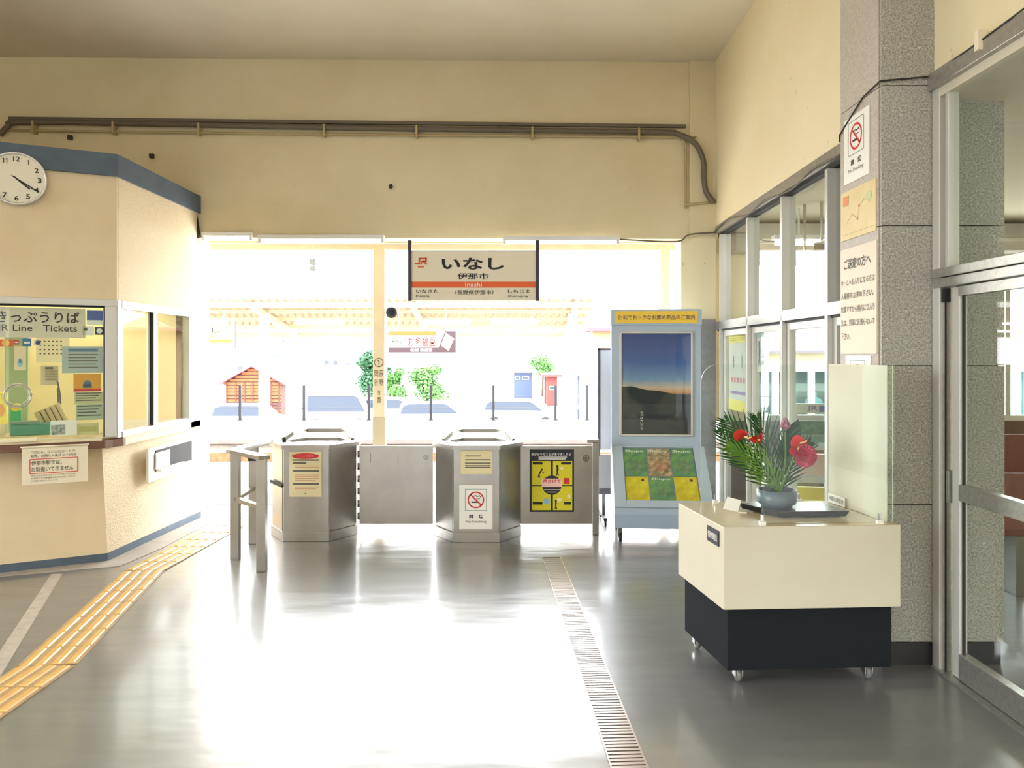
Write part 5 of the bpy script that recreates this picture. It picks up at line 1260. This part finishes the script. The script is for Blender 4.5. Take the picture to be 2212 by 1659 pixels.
for s in (-1,1): MB().bar((0,.45,zg+.05), (s*(sw+.3),.45,ze-.08), 1.5, .09).build('roof_slope', mat('shed_roof', (110,64,70), .7), sh)

# houses
M_hw = mat('house_white', (214,210,204), .8); M_hr = mat('house_roof_blue', (64,70,92), .7); M_win = mat('house_window_dark', (44,52,66), .3)
def house(px0, px1, pyr, pye, pyb, Y, label, roof=M_hr, wall=M_hw, wins=(), depth=5., gable='side'):
    x0, x1 = X(px0,Y), X(px1,Y); hw = (x1-x0)/2; g = Z(pyb,Y); o = thing('house', label, 'house', ((x0+x1)/2, Y, g)); ze, zr = Z(pye,Y)-g, Z(pyr,Y)-g
    MB().box(-hw, hw, 0, depth, 0, ze).build('wall', wall, o)
    MB().side([(-.4,ze-.02),(-.4,ze+.12),(depth/2,zr),(depth+.4,ze+.12),(depth+.4,ze-.02)], -hw-.4, hw+.4).build('roof', roof, o)
    for (a, c, e, f2) in wins:
        w = MB().box(X(a,Y)-o.location.x, X(c,Y)-o.location.x, -.05, .02, Z(f2,Y)-g, Z(e,Y)-g).build('window', M_lampw, o)
        MB().box(X(a+1,Y)-o.location.x, X(c-1,Y)-o.location.x, -.07, -.05, Z(f2-1,Y)-g, Z(e+1,Y)-g).build('pane', M_win, w)
    return o
GB = lambda Y: HOR + F*(CAM_H-GZ)/Y
house(500, 606, 752, 771, GB(70), 70., 'pale house with blue-grey roof rising behind the wooden shed', wins=((512,524,790,800),))
house(612, 760, 752, 772, GB(64), 64., 'wide white house with a long blue roof right of the shed', wins=((700,712,778,788),(720,730,778,790),(750,756,783,790)))
house(425, 462, 770, 778, GB(58), 58., 'small white house with dark windows at the far left of the opening', wins=((432,450,776,786),(432,450,816,828),(434,448,840,860)))
house(640, 705, 868, 872, GB(52), 52., 'low white garage building behind the parked cars', roof=M_lampw, wins=((652,680,880,892),(684,704,880,890)))
house(1110, 1150, 800, 804, GB(58), 58., 'blue-fronted building with railings in the right distance', roof=M_lampw, wall=mat('blue_front', (52,64,92), .7), wins=((1113,1122,812,820),(1128,1142,812,820)))
house(1182, 1204, 808, 813, GB(56), 56., 'narrow red-brown building beside the white canopy post', roof=mat('red_roof', (130,50,46), .7), wall=mat('red_brown_wall', (120,56,50), .8), wins=((1186,1200,834,842),))
house(1240, 1300, 800, 812, GB(50), 50., 'dark slate building at the right edge of the opening', wall=mat('slate_wall', (60,64,84), .8), wins=((1250,1262,852,862),(1268,1280,852,862)))
house(1000, 1046, 838, 846, GB(60), 60., 'pale blue shed roof in the middle distance', roof=mat('pale_blue_roof', (110,150,180), .6))
house(520, 640, 690, 700, GB(90), 90., 'tall white building high behind the shed', roof=M_lampw, wins=((608,616,732,740),(643,646,730,746)))

# trees
M_fo = mat('tree_green', (44,92,52), .7, noise=(2.,(28,66,44),.4,3)); M_fo2 = mat('tree_light_green', (84,130,56), .7, noise=(2.,(52,96,46),.4,3)); M_bark = mat('bark', (70,56,46), .9)
def tree(px, py0, py1, wpx, Y, label, m, nleaf=1500, lobes=7):
    g = GZ; x = X(px,Y); zt, zb2 = Z(py0,Y)-g, Z(py1,Y)-g; rw = wpx/2/F*Y
    o = thing('tree', label, 'tree', (x, Y, g), 0, 'trees beyond the platforms')
    tr_ = MB().tube([(0,0,0),(.05,0,zb2),(0,.05,(zb2+zt)/2)], .12, 7, .5)
    for k in range(4): a = k*1.6; tr_.tube([(0,0,zb2*.9),(rw*.5*math.cos(a),rw*.5*math.sin(a),zb2+(zt-zb2)*.5)], .05, 5, .4)
    tr_.build('trunk', M_bark, o, True)
    rnd = random.Random(int(px)); b = MB(); H_ = zt-zb2
    ls = [(rnd.uniform(-.55,.55)*rw, rnd.uniform(-.5,.5)*rw, zb2+H_*(.18+.64*(k+.5)/lobes), rw*rnd.uniform(.55,.8)*(1.1-.45*(k/lobes))) for k in range(lobes)]
    for k in range(nleaf):
        lx, ly, lz, lr = ls[rnd.randrange(lobes)]
        v = Vector((rnd.gauss(0,1), rnd.gauss(0,1), rnd.gauss(0,1))).normalized(); p = Vector((lx,ly,lz)) + Vector((v.x, v.y, v.z*.8))*lr*rnd.uniform(.55,1.05)
        s_ = rnd.uniform(.07,.13); a = Vector((rnd.gauss(0,1),rnd.gauss(0,1),rnd.gauss(0,.5))).normalized(); c2 = a.cross(v).normalized()
        b.add([p-a*s_, p-c2*s_*.6, p+a*s_, p+c2*s_*.6], [(0,1,2,3)])
    b.build('foliage', m, o, kind='stuff')
tree(806, 736, 872, 84, 46., 'tall dark green tree partly behind the numbered post', M_fo, 4500, 10)
tree(848, 786, 870, 52, 44., 'light green bush right of the numbered post', M_fo2, 2600, 7)
tree(921, 780, 872, 84, 51., 'round green tree below the advertising banner', M_fo2, 4000, 9)
tree(1172, 768, 808, 64, 68., 'small bright green tree above the blue-fronted building', M_fo2, 2200, 7)
tree(478, 868, 905, 24, 41., 'low dark shrub at the left foot of the wooden shed', M_fo, 500, 4)

# parked cars
def car(px, py, Y, L, rz, label, col, van=False):
    z = Z(py,Y); o = thing('parked_car', label, 'car', (X(px,Y), Y, z), rz, 'cars in the car park')
    H_ = 1.85 if van else 1.45
    body = [(-L/2,.28),(L/2,.28),(L/2,.62),(L/2-.08,.80),(L*.30,.88),(-L*.47,.90),(-L/2,.72)]
    cabin = [(-L*.47,.88),(L*.30,.86),(L*.16,H_-.08),(L*.10,H_),(-L*.36,H_),(-L*.43,H_-.12)] if not van else [(-L*.48,.88),(L*.42,.86),(L*.30,H_-.06),(L*.24,H_),(-L*.46,H_),(-L*.48,H_-.10)]
    mm = mat('car_paint_%d_%d_%d' % col, col, .3, coat=.5)
    MB().slab(body, -.82, .82).build('body', mm, o, bevel=.04); MB().slab(cabin, -.72, .72).build('cabin', mm, o, bevel=.05)
    gl_ = MB(); cx_ = [(x*.93, .93+(zz-.88)*.80) for x, zz in cabin]; gl_.slab(cx_, -.735, .735); gl_.build('side_windows', M_win, o)
    for sx in (-.31,.31):
        for sy in (-1,1): MB().lathe([(.001,-.1),(.31,-.1),(.31,.1),(.001,.1)], 16, (sx*L,sy*.76,.31), 'y').build('wheel', M_black, o)
    MB().box(L/2-.05,L/2+.01,-.7,-.4,.55,.68).build('headlamp', M_lampw, o); MB().box(-L/2-.01,-L/2+.03,-.7,-.4,.6,.75).build('tail_lamp', M_red, o)
GZc = GZ
def gy(Y): return HOR + F*(CAM_H-GZ)/Y
car(940, gy(37.5), 37.5, 3.9, R(8), 'grey car parked below the round tree', (130,140,160))
car(1125, gy(39.5), 39.5, 4.2, R(-4), 'long white car parked right of centre', (226,226,228))
car(735, gy(38.5), 38.5, 3.4, R(5), 'white van parked beside the wooden shed', (230,232,230), True)
car(1300, gy(34), 34., 3.6, R(0), 'silver-blue car beside the right canopy post', (120,140,166))
car(545, gy(36), 36., 3.8, R(4), 'pale blue car in front of the wooden shed', (176,186,204))
car(850, gy(41), 41., 3.6, R(0), 'white car just right of the numbered post', (228,228,230))

# buildings beyond, right of the opening (also seen through the waiting room)
kb = thing('red_roofed_building', 'building with a faded red roof right of the far canopy', 'building', (X(1300,21.),21.,-1.5))
k0, k1 = X(1272,21.)-kb.location.x, X(1470,21.)-kb.location.x
MB().box(k0+.1, k1, 0, 4, 0, Z(715,21.)+1.5).build('wall', mat('kiosk_tan', (170,140,106), .8), kb)
MB().side([(-.3,Z(716,21.)+1.5),(-.3,Z(708,21.)+1.5),(2,Z(664,21.)+1.5),(4.3,Z(708,21.)+1.5)], k0-.05, k1).build('roof', mat('faded_red_roof', (150,70,84), .7), kb)
lb_ = thing('long_building', 'long building with a violet-grey roof seen through the waiting room', 'building', (X(1640,20.),20.,-.9))
l1 = X(2300,20.)-lb_.location.x; zb0 = .9
M_lw = mat('long_wall_cream', (196,184,154), .8)
MB().box(-.6, l1, 0, 3, 0, Z(842,20.)+zb0-.75).build('lower_wall', M_lw, lb_)
MB().box(-.6, l1, 0, .15, Z(840,20.)+zb0+.45, Z(757,20.)+zb0).build('upper_wall', M_lw, lb_)
MB().box(-.6, l1, 2.8, 3, 0, Z(757,20.)+zb0).build('rear_wall', mat('inner_teal', (96,140,146), .7), lb_)
MB().side([(-.5,Z(762,20.)+zb0),(-.5,Z(757,20.)+zb0),(1.5,Z(722,20.)+zb0),(3.5,Z(757,20.)+zb0)], -1.0, l1).build('roof', mat('violet_grey_roof', (96,86,98), .7), lb_)
MB().box(-1.0, l1, -.55, -.42, Z(722,20.)+zb0, Z(706,20.)+zb0).build('gutter_beam', mat('gutter_tan', (140,128,120), .7), lb_)
zlo, zhi = Z(842,20.)+zb0-.75, Z(840,20.)+zb0+.45
x = -.6
k = 0
while x < l1-.4:
    MB().box(x, x+.16, -.02, .14, zlo, zhi).build('pillar', M_lampw, lb_)
    fr_ = MB().box(x+.16, x+.95, .03, .06, zlo, zlo+.05).build('window', M_lampw, lb_)
    MB().box(x+.16, x+.95, .04, .05, zlo+.05, zhi).build('pane', glass_mat('far_window_glass', (190,220,222), 1.), fr_)
    x += .95; k += 1

# seated person behind a window of the long building
pr = thing('person', 'seated person with dark hair and white shirt in the far building window', 'person', (X(1757,20.9),20.9,-.9))
def skin_body(name, pts, edges, rad, m, root=0):
    me = bpy.data.meshes.new(name); me.from_pydata(pts, edges, []); me.materials.append(m)
    o = bpy.data.objects.new(name, me); COL.objects.link(o); o.parent = pr
    md = o.modifiers.new('skin', 'SKIN'); md.use_smooth_shade = True
    for i, r in enumerate(rad): me.skin_vertices[0].data[i].radius = (r, r)
    me.skin_vertices[0].data[root].use_root = True
    sd = o.modifiers.new('sub', 'SUBSURF'); sd.levels = 1; sd.render_levels = 2
    return o
hp = .82
pts = [(0,0,hp),(0,-.01,hp+.22),(0,-.01,hp+.42),(0,-.02,hp+.52),(0,-.03,hp+.60),(0,-.03,hp+.74),
       (.17,0,hp+.40),(.24,-.06,hp+.16),(.18,-.26,hp+.10),(.14,-.34,hp+.10), (-.17,0,hp+.40),(-.24,-.06,hp+.16),(-.18,-.26,hp+.10),(-.14,-.34,hp+.10),
       (.10,-.08,hp-.02),(.12,-.44,hp+.0),(.12,-.46,hp-.40),(.12,-.58,hp-.44), (-.10,-.08,hp-.02),(-.12,-.44,hp),(-.12,-.46,hp-.40),(-.12,-.58,hp-.44)]
edg = [(0,1),(1,2),(2,3),(3,4),(4,5),(2,6),(6,7),(7,8),(8,9),(2,10),(10,11),(11,12),(12,13),(0,14),(14,15),(15,16),(16,17),(0,18),(18,19),(19,20),(20,21)]
rad = [.14,.14,.15,.055,.09,.08,.065,.048,.038,.035,.065,.048,.038,.035,.085,.07,.05,.04,.085,.07,.05,.04]
skin_body('body', pts, edg, rad, mat('white_shirt', (230,226,222), .7))
MB().lathe([(.001,-.02),(.085,0),(.105,.06),(.095,.13),(.05,.17),(.001,.18)], 16, (0,-.01,hp+.60)).build('hair', mat('dark_hair', (40,34,40), .6), pr, True)
sb = thing('seat', 'dark bench seat under the person in the far building', 'seat', (X(1757,20.9),20.9,-.9))
MB().box(-.3,.3,-.2,.25,hp-.20,hp-.13).build('cushion', M_ink_g, sb); MB().box(-.28,.28,-.15,.2,0,hp-.20).build('box', M_ink_g, sb)
